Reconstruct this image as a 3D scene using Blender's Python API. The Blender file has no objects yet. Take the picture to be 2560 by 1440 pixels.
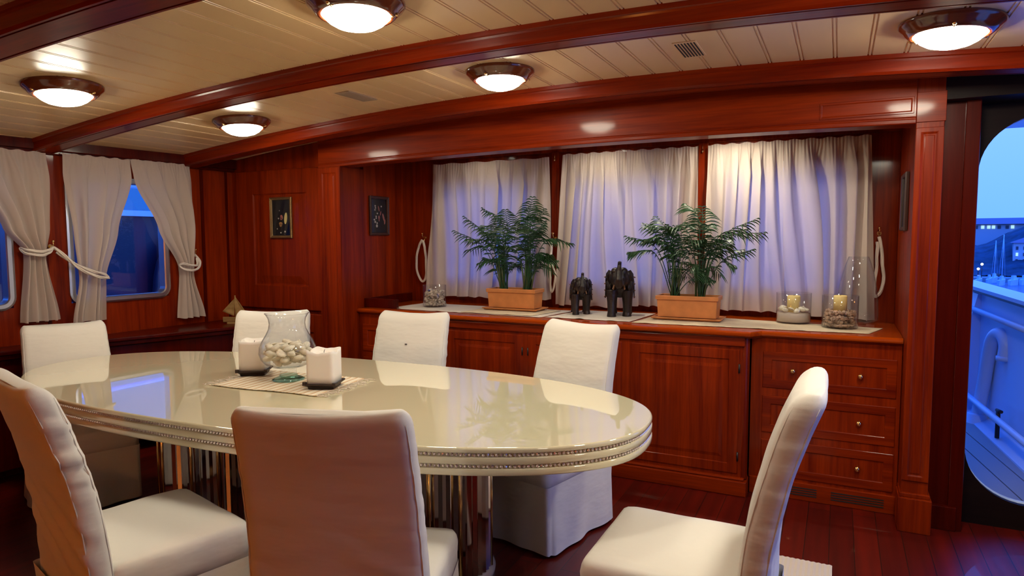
import bpy, bmesh, math, random
from mathutils import Vector, Matrix, noise
random.seed(7)
PI = math.pi
S = bpy.context.scene
C = S.collection

# ------------------------------------------------------------------ camera, world, exposure
R = Matrix(((0.89667461, -0.03070519, 0.44162409), (0.44267936, 0.06918554, -0.89400691), (-0.00310335, 0.99713116, 0.07562947)))
cam_d = bpy.data.cameras.new('camera')
cam = bpy.data.objects.new('camera', cam_d)
C.objects.link(cam)
cam.matrix_world = Matrix.Translation((0, 0, 1.45)) @ R.to_4x4()
cam_d.sensor_fit = 'HORIZONTAL'
cam_d.sensor_width = 36
cam_d.lens = 1654 / 2560 * 36
cam_d.clip_start = 0.05
cam_d.clip_end = 2000
S.camera = cam
S.view_settings.view_transform = 'Standard'
S.view_settings.look = 'None'
S.view_settings.gamma = 1
S.view_settings.use_curve_mapping = False
S.view_settings.exposure = 0.0
try:
    S.cycles.use_denoising = True
    S.cycles.sample_clamp_indirect = 6
    S.cycles.max_bounces = 10
    S.cycles.transmission_bounces = 8
    S.cycles.transparent_max_bounces = 16
    S.cycles.caustics_refractive = False
    S.cycles.caustics_reflective = False
except Exception:
    pass

LAMP = (1.0, 0.92, 0.72)
LAMP_POWER = 85.0
SKY_POWER = 3.2

w = bpy.data.worlds.new('dusk_sky')
S.world = w
w.use_nodes = True
nt = w.node_tree
bg = nt.nodes['Background']
tc = nt.nodes.new('ShaderNodeTexCoord')
sx = nt.nodes.new('ShaderNodeSeparateXYZ')
rp = nt.nodes.new('ShaderNodeValToRGB')
nt.links.new(tc.outputs['Generated'], sx.inputs[0])
nt.links.new(sx.outputs['Z'], rp.inputs[0])
# the evening sky is darker away from the afterglow (towards -x)
mr = nt.nodes.new('ShaderNodeMapRange')
mr.inputs['From Min'].default_value = -0.15
mr.inputs['From Max'].default_value = -0.75
wm = nt.nodes.new('ShaderNodeMixRGB')
wm.blend_type = 'MULTIPLY'
wm.inputs[2].default_value = (0.07, 0.26, 0.38, 1)
nt.links.new(sx.outputs['X'], mr.inputs['Value'])
nt.links.new(mr.outputs[0], wm.inputs[0])
nt.links.new(rp.outputs[0], wm.inputs[1])
nt.links.new(wm.outputs[0], bg.inputs[0])
el = rp.color_ramp.elements
el[0].position = 0.0
el[0].color = (0.06, 0.17, 0.65, 1)
el[1].position = 1.0
el[1].color = (0.02, 0.20, 1.3, 1)
e = el.new(0.22)
e.color = (0.095, 0.21, 0.65, 1)
e = el.new(0.5)
e.color = (0.04, 0.20, 1.2, 1)
bg.inputs[1].default_value = SKY_POWER


# ------------------------------------------------------------------ materials
def new_mat(name):
    m = bpy.data.materials.new(name)
    m.use_nodes = True
    return m, m.node_tree, m.node_tree.nodes['Principled BSDF']


def plain(name, col, rough=0.5, metal=0.0, coat=0.0, spec=0.5, bump=0.0, bscale=80, var=0.0, vscale=6):
    m, t, p = new_mat(name)
    p.inputs['Base Color'].default_value = (*col, 1)
    p.inputs['Roughness'].default_value = rough
    p.inputs['Metallic'].default_value = metal
    p.inputs['Coat Weight'].default_value = coat
    p.inputs['Coat Roughness'].default_value = 0.06
    p.inputs['Specular IOR Level'].default_value = spec
    tc = t.nodes.new('ShaderNodeTexCoord')
    if var:
        n = t.nodes.new('ShaderNodeTexNoise')
        n.inputs['Scale'].default_value = vscale
        n.inputs['Detail'].default_value = 4
        t.links.new(tc.outputs['Object'], n.inputs['Vector'])
        r = t.nodes.new('ShaderNodeValToRGB')
        r.color_ramp.elements[0].position = 0.3
        r.color_ramp.elements[1].position = 0.7
        r.color_ramp.elements[0].color = (*[c * (1 - var) for c in col], 1)
        r.color_ramp.elements[1].color = (*[min(1, c * (1 + var)) for c in col], 1)
        t.links.new(n.outputs['Fac'], r.inputs[0])
        t.links.new(r.outputs[0], p.inputs['Base Color'])
    if bump:
        n = t.nodes.new('ShaderNodeTexNoise')
        n.inputs['Scale'].default_value = bscale
        n.inputs['Detail'].default_value = 3
        t.links.new(tc.outputs['Object'], n.inputs['Vector'])
        b = t.nodes.new('ShaderNodeBump')
        b.inputs['Strength'].default_value = bump
        b.inputs['Distance'].default_value = 0.004
        t.links.new(n.outputs['Fac'], b.inputs['Height'])
        t.links.new(b.outputs[0], p.inputs['Normal'])
    return m


def wood(name, axis='z', dark=(0.17, 0.022, 0.004), light=(0.42, 0.085, 0.012), rough=0.4, coat=0.16, scale=1.0):
    m, t, p = new_mat(name)
    tc = t.nodes.new('ShaderNodeTexCoord')
    mp = t.nodes.new('ShaderNodeMapping')
    s = {'x': (0.6, 14, 14), 'y': (14, 0.6, 14), 'z': (14, 14, 0.6)}[axis]
    mp.inputs['Scale'].default_value = tuple(v * scale for v in s)
    n1 = t.nodes.new('ShaderNodeTexNoise')
    n1.inputs['Scale'].default_value = 1.0
    n1.inputs['Detail'].default_value = 6
    n1.inputs['Roughness'].default_value = 0.6
    n1.inputs['Distortion'].default_value = 0.6
    n2 = t.nodes.new('ShaderNodeTexNoise')
    n2.inputs['Scale'].default_value = 9.0
    n2.inputs['Detail'].default_value = 2
    mx = t.nodes.new('ShaderNodeMath')
    mx.operation = 'MULTIPLY_ADD'
    mx.inputs[1].default_value = 0.3
    r = t.nodes.new('ShaderNodeValToRGB')
    r.color_ramp.elements[0].position = 0.38
    r.color_ramp.elements[1].position = 0.86
    r.color_ramp.elements[0].color = (*dark, 1)
    r.color_ramp.elements[1].color = (*light, 1)
    t.links.new(tc.outputs['Object'], mp.inputs[0])
    t.links.new(mp.outputs[0], n1.inputs['Vector'])
    t.links.new(mp.outputs[0], n2.inputs['Vector'])
    t.links.new(n2.outputs['Fac'], mx.inputs[0])
    t.links.new(n1.outputs['Fac'], mx.inputs[2])
    t.links.new(mx.outputs[0], r.inputs[0])
    t.links.new(r.outputs[0], p.inputs['Base Color'])
    p.inputs['Roughness'].default_value = rough
    p.inputs['Coat Weight'].default_value = coat
    p.inputs['Coat Roughness'].default_value = 0.10
    p.inputs['Specular IOR Level'].default_value = 0.12
    return m


DKC, LTC = (0.080, 0.0018, 0.0001), (0.30, 0.027, 0.0003)
W_V = wood('mahogany_upright', 'z', DKC, LTC)
W_X = wood('mahogany_across', 'x', DKC, LTC)
W_BEAM = wood('mahogany_beam', 'x', (0.08, 0.0022, 0.0002), (0.23, 0.018, 0.0004), 0.32)
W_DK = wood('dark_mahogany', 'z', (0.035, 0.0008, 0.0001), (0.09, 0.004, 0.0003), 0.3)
W_BLACK = wood('shade_black_wood', 'x', (0.006, 0.003, 0.003), (0.016, 0.007, 0.005), 0.5, 0.1)  # near-black colour stands in for shade around the doorway
W_RING = wood('lamp_ring_wood', 'x', (0.10, 0.022, 0.008), (0.2, 0.05, 0.018), 0.2, 1.0)
W_TOP = wood('worktop_wood', 'x', (0.20, 0.014, 0.0005), (0.40, 0.055, 0.001), 0.25, 0.4)
BOATWOOD = wood('pale_driftwood', 'x', (0.25, 0.14, 0.05), (0.45, 0.28, 0.11), 0.7, 0.0)


def floor_mat():
    m, t, p = new_mat('floor_boards')
    tc = t.nodes.new('ShaderNodeTexCoord')
    mp = t.nodes.new('ShaderNodeMapping')
    mp.inputs['Rotation'].default_value = (0, 0, PI / 2)
    br = t.nodes.new('ShaderNodeTexBrick')
    br.offset = 0.37
    br.inputs['Scale'].default_value = 1
    br.inputs['Brick Width'].default_value = 1.9
    br.inputs['Row Height'].default_value = 0.105
    br.inputs['Mortar Size'].default_value = 0.002
    br.inputs['Color1'].default_value = (0.09, 0.0025, 0.0003, 1)
    br.inputs['Color2'].default_value = (0.14, 0.005, 0.0005, 1)
    br.inputs['Mortar'].default_value = (0.02, 0.004, 0.002, 1)
    mp2 = t.nodes.new('ShaderNodeMapping')
    mp2.inputs['Scale'].default_value = (16, 0.8, 1)
    n = t.nodes.new('ShaderNodeTexNoise')
    n.inputs['Scale'].default_value = 1.5
    n.inputs['Detail'].default_value = 6
    mix = t.nodes.new('ShaderNodeMixRGB')
    mix.blend_type = 'MULTIPLY'
    mix.inputs[0].default_value = 0.75
    r = t.nodes.new('ShaderNodeValToRGB')
    r.color_ramp.elements[0].position = 0.3
    r.color_ramp.elements[1].position = 0.65
    r.color_ramp.elements[0].color = (0.35, 0.3, 0.28, 1)
    t.links.new(tc.outputs['Object'], mp.inputs[0])
    t.links.new(mp.outputs[0], br.inputs['Vector'])
    t.links.new(tc.outputs['Object'], mp2.inputs[0])
    t.links.new(mp2.outputs[0], n.inputs['Vector'])
    t.links.new(n.outputs['Fac'], r.inputs[0])
    t.links.new(br.outputs[0], mix.inputs[1])
    t.links.new(r.outputs[0], mix.inputs[2])
    t.links.new(mix.outputs[0], p.inputs['Base Color'])
    p.inputs['Roughness'].default_value = 0.38
    p.inputs['Coat Weight'].default_value = 0.25
    return m


FLOOR = floor_mat()


def fabric(name, col, trans=0.0, wr=0.5, wscale=(3, 3, 9), rough=0.9, weave=900, tcol=None):
    """woven cloth with broad creases; trans mixes in light passing through"""
    m, t, p = new_mat(name)
    p.inputs['Base Color'].default_value = (*col, 1)
    p.inputs['Roughness'].default_value = rough
    p.inputs['Specular IOR Level'].default_value = 0.15
    p.inputs['Sheen Weight'].default_value = 0.15
    tc = t.nodes.new('ShaderNodeTexCoord')
    mp = t.nodes.new('ShaderNodeMapping')
    mp.inputs['Scale'].default_value = wscale
    n = t.nodes.new('ShaderNodeTexNoise')
    n.inputs['Scale'].default_value = 1.6
    n.inputs['Detail'].default_value = 3
    n2 = t.nodes.new('ShaderNodeTexNoise')
    n2.inputs['Scale'].default_value = weave
    b = t.nodes.new('ShaderNodeBump')
    b.inputs['Strength'].default_value = wr
    b.inputs['Distance'].default_value = 0.02
    b2 = t.nodes.new('ShaderNodeBump')
    b2.inputs['Strength'].default_value = 0.25
    b2.inputs['Distance'].default_value = 0.001
    t.links.new(tc.outputs['Object'], mp.inputs[0])
    t.links.new(mp.outputs[0], n.inputs['Vector'])
    t.links.new(tc.outputs['Object'], n2.inputs['Vector'])
    t.links.new(n.outputs['Fac'], b.inputs['Height'])
    t.links.new(n2.outputs['Fac'], b2.inputs['Height'])
    t.links.new(b.outputs[0], b2.inputs['Normal'])
    t.links.new(b2.outputs[0], p.inputs['Normal'])
    if trans:
        tr = t.nodes.new('ShaderNodeBsdfTranslucent')
        tr.inputs[0].default_value = (*(tcol or col), 1)
        mix = t.nodes.new('ShaderNodeMixShader')
        mix.inputs[0].default_value = trans
        out = t.nodes['Material Output']
        t.links.new(p.outputs[0], mix.inputs[1])
        t.links.new(tr.outputs[0], mix.inputs[2])
        t.links.new(mix.outputs[0], out.inputs[0])
    return m


COVER = fabric('white_cotton_cover', (0.80, 0.77, 0.71), 0, 0.35, (3, 3, 8))
CURTAIN = fabric('white_curtain_cloth', (0.76, 0.63, 0.54), 0.38, 0.15, (9, 9, 2), tcol=(0.72, 0.70, 0.72))
ROPE = plain('white_rope', (0.78, 0.70, 0.62), 0.8, bump=0.4, bscale=400)
BRASS = plain('polished_brass', (0.90, 0.62, 0.24), 0.16, 1.0)
CHROME = plain('brushed_aluminium', (0.70, 0.76, 0.82), 0.3, 1.0)
LACQUER = plain('cream_lacquer', (0.80, 0.74, 0.52), 0.03, coat=1.0, spec=0.7)
LACQUER.node_tree.nodes['Principled BSDF'].inputs['Coat IOR'].default_value = 1.7
LACQUER.node_tree.nodes['Principled BSDF'].inputs['Coat Roughness'].default_value = 0.015
CEIL = plain('cream_painted_boards', (0.78, 0.54, 0.28), 0.36, spec=0.5, coat=0.3)
CEIL.node_tree.nodes['Principled BSDF'].inputs['Coat Roughness'].default_value = 0.2
DARKMETAL = plain('dark_metal', (0.05, 0.035, 0.03), 0.45, 0.6)
WAX = plain('white_wax', (0.88, 0.83, 0.78), 0.55)
WAX.node_tree.nodes['Principled BSDF'].inputs['Subsurface Weight'].default_value = 0.2
WAX.node_tree.nodes['Principled BSDF'].inputs['Subsurface Radius'].default_value = (0.02, 0.015, 0.01)
WAXY = plain('yellow_wax', (0.80, 0.62, 0.25), 0.55)
SHELL = plain('white_shell', (0.86, 0.78, 0.62), 0.4, var=0.12, vscale=40)
SHELLB = plain('brown_shell', (0.50, 0.33, 0.24), 0.5, var=0.7, vscale=30)
PETAL = plain('dried_petals', (0.55, 0.45, 0.36), 0.8, var=0.6, vscale=45)
BLUEP = plain('blue_petal', (0.10, 0.12, 0.40), 0.7)
SAND = plain('pale_sand', (0.62, 0.50, 0.42), 0.9, bump=0.5, bscale=300)
LEAF = plain('palm_leaf', (0.014, 0.055, 0.014), 0.4, var=0.5, vscale=9)
STEM = plain('palm_stem', (0.07, 0.09, 0.03), 0.5)
SOIL = plain('potting_soil', (0.03, 0.018, 0.01), 0.95, bump=0.8, bscale=120)
TERRA = plain('terracotta', (0.55, 0.20, 0.055), 0.55, coat=0.25, var=0.15, vscale=12)
LINEN = fabric('beige_linen', (0.62, 0.50, 0.34), 0, 0.3, (6, 6, 6), weave=500)
LINENW = fabric('pale_linen', (0.66, 0.58, 0.50), 0, 0.3, (6, 6, 6), weave=500)
EBONY = plain('ebony_carving', (0.012, 0.005, 0.004), 0.42, var=0.5, vscale=30, bump=0.7, bscale=60)
TUSK = plain('worn_carved_edge', (0.20, 0.09, 0.04), 0.5)
GOLDF = plain('antique_gold_frame', (0.32, 0.20, 0.08), 0.35, 0.8, bump=1.0, bscale=160)
DARKF = plain('dark_frame', (0.05, 0.02, 0.015), 0.3)
VELVET = plain('black_velvet', (0.004, 0.004, 0.005), 0.8, spec=0.1)
CREAMF = plain('pressed_cream_petal', (0.75, 0.60, 0.22), 0.7)
PINKF = plain('pressed_pink_petal', (0.42, 0.13, 0.10), 0.7)
OCHREF = plain('pressed_ochre_petal', (0.42, 0.20, 0.05), 0.7)
PALEF = plain('pressed_pale_petal', (0.55, 0.48, 0.40), 0.7)
MIRROR = plain('mirror_steel', (0.62, 0.56, 0.55), 0.06, 1.0)
GROOVE = plain('vent_shadow_gap', (0.02, 0.012, 0.008), 0.9)
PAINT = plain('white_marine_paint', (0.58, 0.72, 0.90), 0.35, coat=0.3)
DECKW = plain('weathered_teak_deck', (0.30, 0.30, 0.30), 0.6)
NAVY = plain('navy_hull_paint', (0.006, 0.009, 0.026), 0.4, coat=0.1)
RUGM = fabric('ribbed_cream_rug', (0.62, 0.52, 0.42), 0, 0.2, (2, 2, 2))


def glass(name, col=(1, 1, 1), ior=1.45, edge=0.6):
    """thin clear glass: lets light straight through, mirrors by angle, greyer where seen edge-on"""
    m, t, p = new_mat(name)
    t.nodes.remove(p)
    tr = t.nodes.new('ShaderNodeBsdfTransparent')
    gl = t.nodes.new('ShaderNodeBsdfGlossy')
    gl.inputs['Roughness'].default_value = 0.01
    lw = t.nodes.new('ShaderNodeLayerWeight')
    lw.inputs['Blend'].default_value = 0.5
    pw = t.nodes.new('ShaderNodeMath')
    pw.operation = 'POWER'
    pw.inputs[1].default_value = 4.0
    fr = t.nodes.new('ShaderNodeMath')
    fr.operation = 'MULTIPLY_ADD'
    fr.inputs[1].default_value = 0.55
    fr.inputs[2].default_value = 0.04
    t.links.new(lw.outputs['Facing'], pw.inputs[0])
    t.links.new(pw.outputs[0], fr.inputs[0])
    r = t.nodes.new('ShaderNodeValToRGB')
    r.color_ramp.elements[0].color = (*col, 1)
    r.color_ramp.elements[1].color = (*[c * edge for c in col], 1)
    r.color_ramp.elements[0].position = 0.78
    t.links.new(lw.outputs['Facing'], r.inputs[0])
    t.links.new(r.outputs[0], tr.inputs[0])
    mix = t.nodes.new('ShaderNodeMixShader')
    t.links.new(fr.outputs[0], mix.inputs[0])
    t.links.new(tr.outputs[0], mix.inputs[1])
    t.links.new(gl.outputs[0], mix.inputs[2])
    t.links.new(mix.outputs[0], t.nodes['Material Output'].inputs[0])
    return m


GLASS = glass('clear_glass', (0.96, 0.97, 0.98))
GLASSG = glass('greenish_glass', (0.80, 0.93, 0.90))
PANE = glass('window_pane_glass', (0.97, 0.98, 1.0), 1.3, 0.9)
CRYSTAL = plain('crystal_bead', (0.86, 0.76, 0.76), 0.06, 0.5)


def emit(name, col, power):
    m, t, p = new_mat(name)
    p.inputs['Base Color'].default_value = (0.9, 0.9, 0.9, 1)
    p.inputs['Emission Color'].default_value = (*col, 1)
    p.inputs['Emission Strength'].default_value = power
    return m


DOMES = [emit('lit_opal_glass', LAMP, LAMP_POWER * k) for k in (0.64, 0.84, 1.2, 0.32)]
DOME = DOMES[1]
LITW = emit('lit_window', (0.6, 1.0, 0.8), 0.7)
LAMPW = emit('harbour_lamp', (1.0, 0.9, 0.9), 6.0)


def striped():
    m, t, p = new_mat('striped_cotton_mat')
    tc = t.nodes.new('ShaderNodeTexCoord')
    sx = t.nodes.new('ShaderNodeSeparateXYZ')
    mu = t.nodes.new('ShaderNodeMath')
    mu.operation = 'MULTIPLY'
    mu.inputs[1].default_value = 26
    fr = t.nodes.new('ShaderNodeMath')
    fr.operation = 'FRACT'
    r = t.nodes.new('ShaderNodeValToRGB')
    r.color_ramp.interpolation = 'CONSTANT'
    r.color_ramp.elements[0].color = (0.78, 0.68, 0.52, 1)
    r.color_ramp.elements[1].position = 0.45
    r.color_ramp.elements[1].color = (0.62, 0.42, 0.25, 1)
    e = r.color_ramp.elements.new(0.8)
    e.color = (0.85, 0.80, 0.70, 1)
    t.links.new(tc.outputs['Object'], sx.inputs[0])
    t.links.new(sx.outputs['X'], mu.inputs[0])
    t.links.new(mu.outputs[0], fr.inputs[0])
    t.links.new(fr.outputs[0], r.inputs[0])
    t.links.new(r.outputs[0], p.inputs['Base Color'])
    p.inputs['Roughness'].default_value = 0.9
    return m


STRIPED = striped()


# ------------------------------------------------------------------ mesh helpers
class MB:
    def __init__(s):
        s.b = bmesh.new()

    def face(s, pts, smooth=False):
        f = s.b.faces.new([s.b.verts.new(p) for p in pts])
        f.smooth = smooth
        return f

    def box(s, x0, x1, y0, y1, z0, z1):
        v = [s.b.verts.new((x, y, z)) for x in (x0, x1) for y in (y0, y1) for z in (z0, z1)]
        for q in ((0, 1, 3, 2), (4, 6, 7, 5), (0, 4, 5, 1), (2, 3, 7, 6), (0, 2, 6, 4), (1, 5, 7, 3)):
            s.b.faces.new([v[i] for i in q])
        return s

    def rings(s, rings, closed=True, cap0=True, cap1=True, smooth=True):
        rv = [[s.b.verts.new(p) for p in r] for r in rings]
        n = len(rv[0])
        for a, b in zip(rv, rv[1:]):
            for i in range(n if closed else n - 1):
                j = (i + 1) % n
                f = s.b.faces.new((a[i], a[j], b[j], b[i]))
                f.smooth = smooth
        if cap0 and closed:
            f = s.b.faces.new(rv[0][::-1])
            f.smooth = False
        if cap1 and closed:
            f = s.b.faces.new(rv[-1])
            f.smooth = False
        return s

    def tube(s, pts, r, n=8, cap=True):
        pts = [Vector(p) for p in pts]
        rs = r if isinstance(r, (list, tuple)) else [r] * len(pts)
        rings = []
        t0 = (pts[1] - pts[0]).normalized()
        nrm = t0.orthogonal().normalized()
        for i, p in enumerate(pts):
            t = (pts[min(i + 1, len(pts) - 1)] - pts[max(i - 1, 0)])
            t = t.normalized() if t.length > 1e-9 else t0
            nrm = (nrm - t * nrm.dot(t)).normalized()
            bn = t.cross(nrm)
            rings.append([p + (nrm * math.cos(2 * PI * k / n) + bn * math.sin(2 * PI * k / n)) * rs[i] for k in range(n)])
        s.rings(rings, True, cap, cap)
        return s

    def lathe(s, prof, cx=0, cy=0, cz=0, n=32, cap0=False, cap1=False):
        rings = [[(cx + r * math.cos(2 * PI * k / n), cy + r * math.sin(2 * PI * k / n), cz + z) for k in range(n)] for r, z in prof]
        s.rings(rings, True, cap0, cap1)
        return s

    def ball(s, c, r, sx=1, sy=1, sz=1, sub=2, rot=None, jit=0, smooth=True):
        m = Matrix.Translation(c)
        if rot:
            m = m @ rot.to_4x4()
        m = m @ Matrix.Diagonal((sx, sy, sz, 1))
        g = bmesh.ops.create_icosphere(s.b, subdivisions=sub, radius=r, matrix=m)
        for v in g['verts']:
            if jit:
                v.co += Vector([random.uniform(-jit, jit) for _ in range(3)]) * r
            for f in v.link_faces:
                f.smooth = smooth
        return s

    def loops(s, x0, x1, z0, z1, y, prof, flip=1):
        """front face of a framed panel: prof is (inset, depth) pairs; depth goes +y"""
        rings = []
        for ins, d in prof:
            rings.append([(x0 + ins, y + d * flip, z0 + ins), (x1 - ins, y + d * flip, z0 + ins), (x1 - ins, y + d * flip, z1 - ins), (x0 + ins, y + d * flip, z1 - ins)])
        s.rings(rings, True, True, True, smooth=False)
        return s

    def build(s, name, mat, parent=None, bevel=0, loc=None, rot=0, kind=None, subsurf=0, label=None, solid=0, recalc=True):
        me = bpy.data.meshes.new(name)
        if recalc:
            bmesh.ops.recalc_face_normals(s.b, faces=s.b.faces)
        s.b.to_mesh(me)
        s.b.free()
        me.materials.append(mat)
        o = bpy.data.objects.new(name, me)
        C.objects.link(o)
        if parent:
            o.parent = parent
        if loc:
            o.location = loc
        if rot:
            o.rotation_euler = (0, 0, rot)
        if solid:
            md = o.modifiers.new('thickness', 'SOLIDIFY')
            md.thickness = solid
            md.offset = 0
        if bevel:
            md = o.modifiers.new('edge', 'BEVEL')
            md.width = bevel
            md.segments = 2
            md.limit_method = 'ANGLE'
            md.angle_limit = 0.6
            md.harden_normals = False
        if subsurf:
            md = o.modifiers.new('smooth', 'SUBSURF')
            md.levels = subsurf
            md.render_levels = subsurf
        if kind:
            o['kind'] = kind
        if label:
            o['label'] = label
        return o


def thing(name, label, cat, loc=(0, 0, 0), rot=0, group=None):
    o = bpy.data.objects.new(name, None)
    C.objects.link(o)
    o.location = loc
    o.rotation_euler = (0, 0, rot)
    o['label'] = label
    o['category'] = cat
    if group:
        o['group'] = group
    return o


def tag(o, label, cat, group=None, kind=None):
    o['label'] = label
    o['category'] = cat
    if group:
        o['group'] = group
    if kind:
        o['kind'] = kind
    return o


def copy_tree(o, parent=None):
    c = o.copy()
    C.objects.link(c)
    c.parent = parent
    for ch in list(o.children):
        copy_tree(ch, c)
    return c


def struct(mb, name, mat, **k):
    return mb.build(name, mat, kind='structure', **k)


def catmull(pts, n=8):
    pts = [Vector(p) for p in pts]
    out = []
    P = [pts[0] * 2 - pts[1]] + pts + [pts[-1] * 2 - pts[-2]]
    for i in range(1, len(P) - 2):
        a, b, c, d = P[i - 1:i + 3]
        for k in range(n):
            t = k / n
            out.append(0.5 * ((2 * b) + (c - a) * t + (2 * a - 5 * b + 4 * c - d) * t * t + (3 * b - a - 3 * c + d) * t ** 3))
    out.append(pts[-1])
    return out


# ------------------------------------------------------------------ room shell
YF, YN, YB = 3.72, 3.85, 4.60          # niche frame face, panelled wall face, niche back wall
XL, XR = -3.20, 0.31                   # niche sides


def cz(x):
    return 2.277 - 0.0185 * (x + 1.1) ** 2


def lx(y):
    return -4.6816 + 0.065 * y


m = MB()
m.box(-5.0, 0.45, -2.3, 4.72, -0.06, 0.0)
m.box(0.45, 1.75, -2.3, 4.0, -0.06, 0.0)
struct(m, 'floor', FLOOR)

# boarded ceiling, beads run fore and aft
m = MB()
px = []
x = -5.0
while x < 1.75:
    px += [(x, 0), (x + 0.117, 0), (x + 0.1185, 0.005), (x + 0.1225, 0.005), (x + 0.124, 0), (x + 0.131, 0), (x + 0.1325, 0.005), (x + 0.1365, 0.005)]
    x += 0.138
for y0, y1 in ((-2.3, 1.32), (1.46, 2.41), (2.52, 3.41), (3.5, 4.7)):
    a = [m.b.verts.new((x, y0, cz(x) + d)) for x, d in px]
    b = [m.b.verts.new((x, y1, cz(x) + d)) for x, d in px]
    for i in range(len(px) - 1):
        m.b.faces.new((a[i], b[i], b[i + 1], a[i + 1]))
struct(m, 'ceiling', CEIL, recalc=False)
m = MB()
m.box(-5.0, 1.75, -2.3, 4.72, 2.32, 2.36)
struct(m, 'ceiling_deckhead', W_BLACK)


def beam(name, y0, y1, drop, xa=-4.6, xb=1.7, rot=0.0):
    """cambered deck beam: moulded face each side, flat soffit with an inset strip"""
    prof = [(y0, 0.03), (y0, -0.018), (y0 + 0.006, -0.022), (y0 + 0.008, -0.030), (y0 + 0.008, -drop + 0.012), (y0 + 0.014, -drop),
            (y0 + 0.024, -drop), (y0 + 0.026, -drop + 0.006), (y0 + 0.031, -drop + 0.006), (y0 + 0.033, -drop),
            (y1 - 0.033, -drop), (y1 - 0.031, -drop + 0.006), (y1 - 0.026, -drop + 0.006), (y1 - 0.024, -drop), (y1 - 0.014, -drop),
            (y1 - 0.008, -drop + 0.012), (y1 - 0.008, -0.03), (y1 - 0.006, -0.022), (y1, -0.018), (y1, 0.03)]
    m = MB()
    rings = []
    n = 48
    for i in range(n + 1):
        x = xa + (xb - xa) * i / n
        rings.append([(x, y, cz(x) + d) for y, d in prof])
    m.rings(rings, True, True, True, smooth=False)
    o = struct(m, name, W_BEAM)
    return o


beam('trim_1', 1.30, 1.48, 0.085)
beam('trim_2', 2.39, 2.535, 0.075)
beam('trim_3', 3.39, 3.53, 0.085)
beam('trim_4', 0.15, 0.33, 0.085)

# aft wall behind the camera
m = MB()
m.box(-4.9, 1.75, -2.3, -2.2, 0, 2.3)
struct(m, 'wall_aft', W_V)
m = MB()
m.box(1.65, 1.75, -2.3, 1.6, 0, 2.3).box(1.65, 1.75, 3.1, 4.0, 0, 2.3).box(1.65, 1.75, 1.6, 3.1, 0, 0.15).box(1.65, 1.75, 1.6, 3.1, 2.0, 2.3)
struct(m, 'wall_right', W_V)

# left wall (follows the hull), with openings for two windows
WIN = [(2.60, 3.27), (1.55, 2.27)]


def wall_box(m, y0, y1, z0, z1, t0=0.0, t1=-0.08):
    v = []
    for y in (y0, y1):
        for t in (t0, t1):
            for z in (z0, z1):
                v.append(m.b.verts.new((lx(y) + t, y, z)))
    for q in ((0, 1, 3, 2), (4, 6, 7, 5), (0, 4, 5, 1), (2, 3, 7, 6), (0, 2, 6, 4), (1, 5, 7, 3)):
        m.b.faces.new([v[i] for i in q])


m = MB()
wall_box(m, -2.3, 3.95, 0, 1.03)
wall_box(m, -2.3, 3.95, 1.86, 2.3)
for a, b in ((-2.3, 1.55), (2.27, 2.60), (3.27, 3.95)):
    wall_box(m, a, b, 1.03, 1.86)
struct(m, 'wall_left', W_V)
# thin upright battens on the left wall
m = MB()
for a, b in ((2.455, 2.475), (3.56, 3.585), (3.78, 3.80)):
    wall_box(m, a, b, 0.8, 1.99, 0.006, 0.0)
struct(m, 'trim_5', W_DK)
m = MB()
wall_box(m, -2.2, 3.9, 2.005, 2.13, 0.06, -0.02)
wall_box(m, -2.2, 3.9, 1.985, 2.03, 0.035, -0.02)
struct(m, 'trim_6', W_DK, bevel=0.006)

for i, (a, b) in enumerate(WIN):
    # rounded aluminium frame and pane
    t = bpy.data.objects.new('window_%d' % (i + 1), None)
    C.objects.link(t)
    t['kind'] = 'structure'
    z0, z1, r = 1.03, 1.86, 0.07

    def outline(ins, off):
        pts = []
        for cy, cz_, a0 in ((b - r, z0 + r, -PI / 2), (b - r, z1 - r, 0), (a + r, z1 - r, PI / 2), (a + r, z0 + r, PI)):
            for k in range(7):
                an = a0 + k * PI / 12
                y = cy + (r - ins) * math.cos(an)
                pts.append((lx(y) + off, y, cz_ + (r - ins) * math.sin(an)))
        return pts
    m = MB()
    m.rings([outline(-0.012, -0.03), outline(-0.012, 0.012), outline(0.0, 0.016), outline(0.022, 0.016), outline(0.028, 0.008), outline(0.028, -0.05)], True, False, False, smooth=False)
    m.build('window_frame', CHROME, t)
    m = MB()
    m.face(outline(0.02, -0.035))
    m.build('glass_pane', PANE, t, solid=0.004)

# panelled wall left of the niche
m = MB()
m.box(-4.5, XL - 0.02, YN, YN + 0.12, 0, 2.3)
struct(m, 'wall_back', W_V)
m = MB()
m.loops(-4.36, -3.44, 0.90, 1.98, YN - 0.022, [(0, 0.022), (0, 0), (0.005, -0.004), (0.18, -0.004), (0.19, 0.006), (0.20, 0.006), (0.26, -0.003), (0.27, -0.003)])
m.loops(-4.36, -3.44, 0.10, 0.875, YN - 0.022, [(0, 0.022), (0, 0), (0.005, -0.004), (0.14, -0.004), (0.15, 0.006), (0.16, 0.006), (0.21, -0.003), (0.22, -0.003)])
struct(m, 'trim_7', W_V, bevel=0.002)

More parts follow.
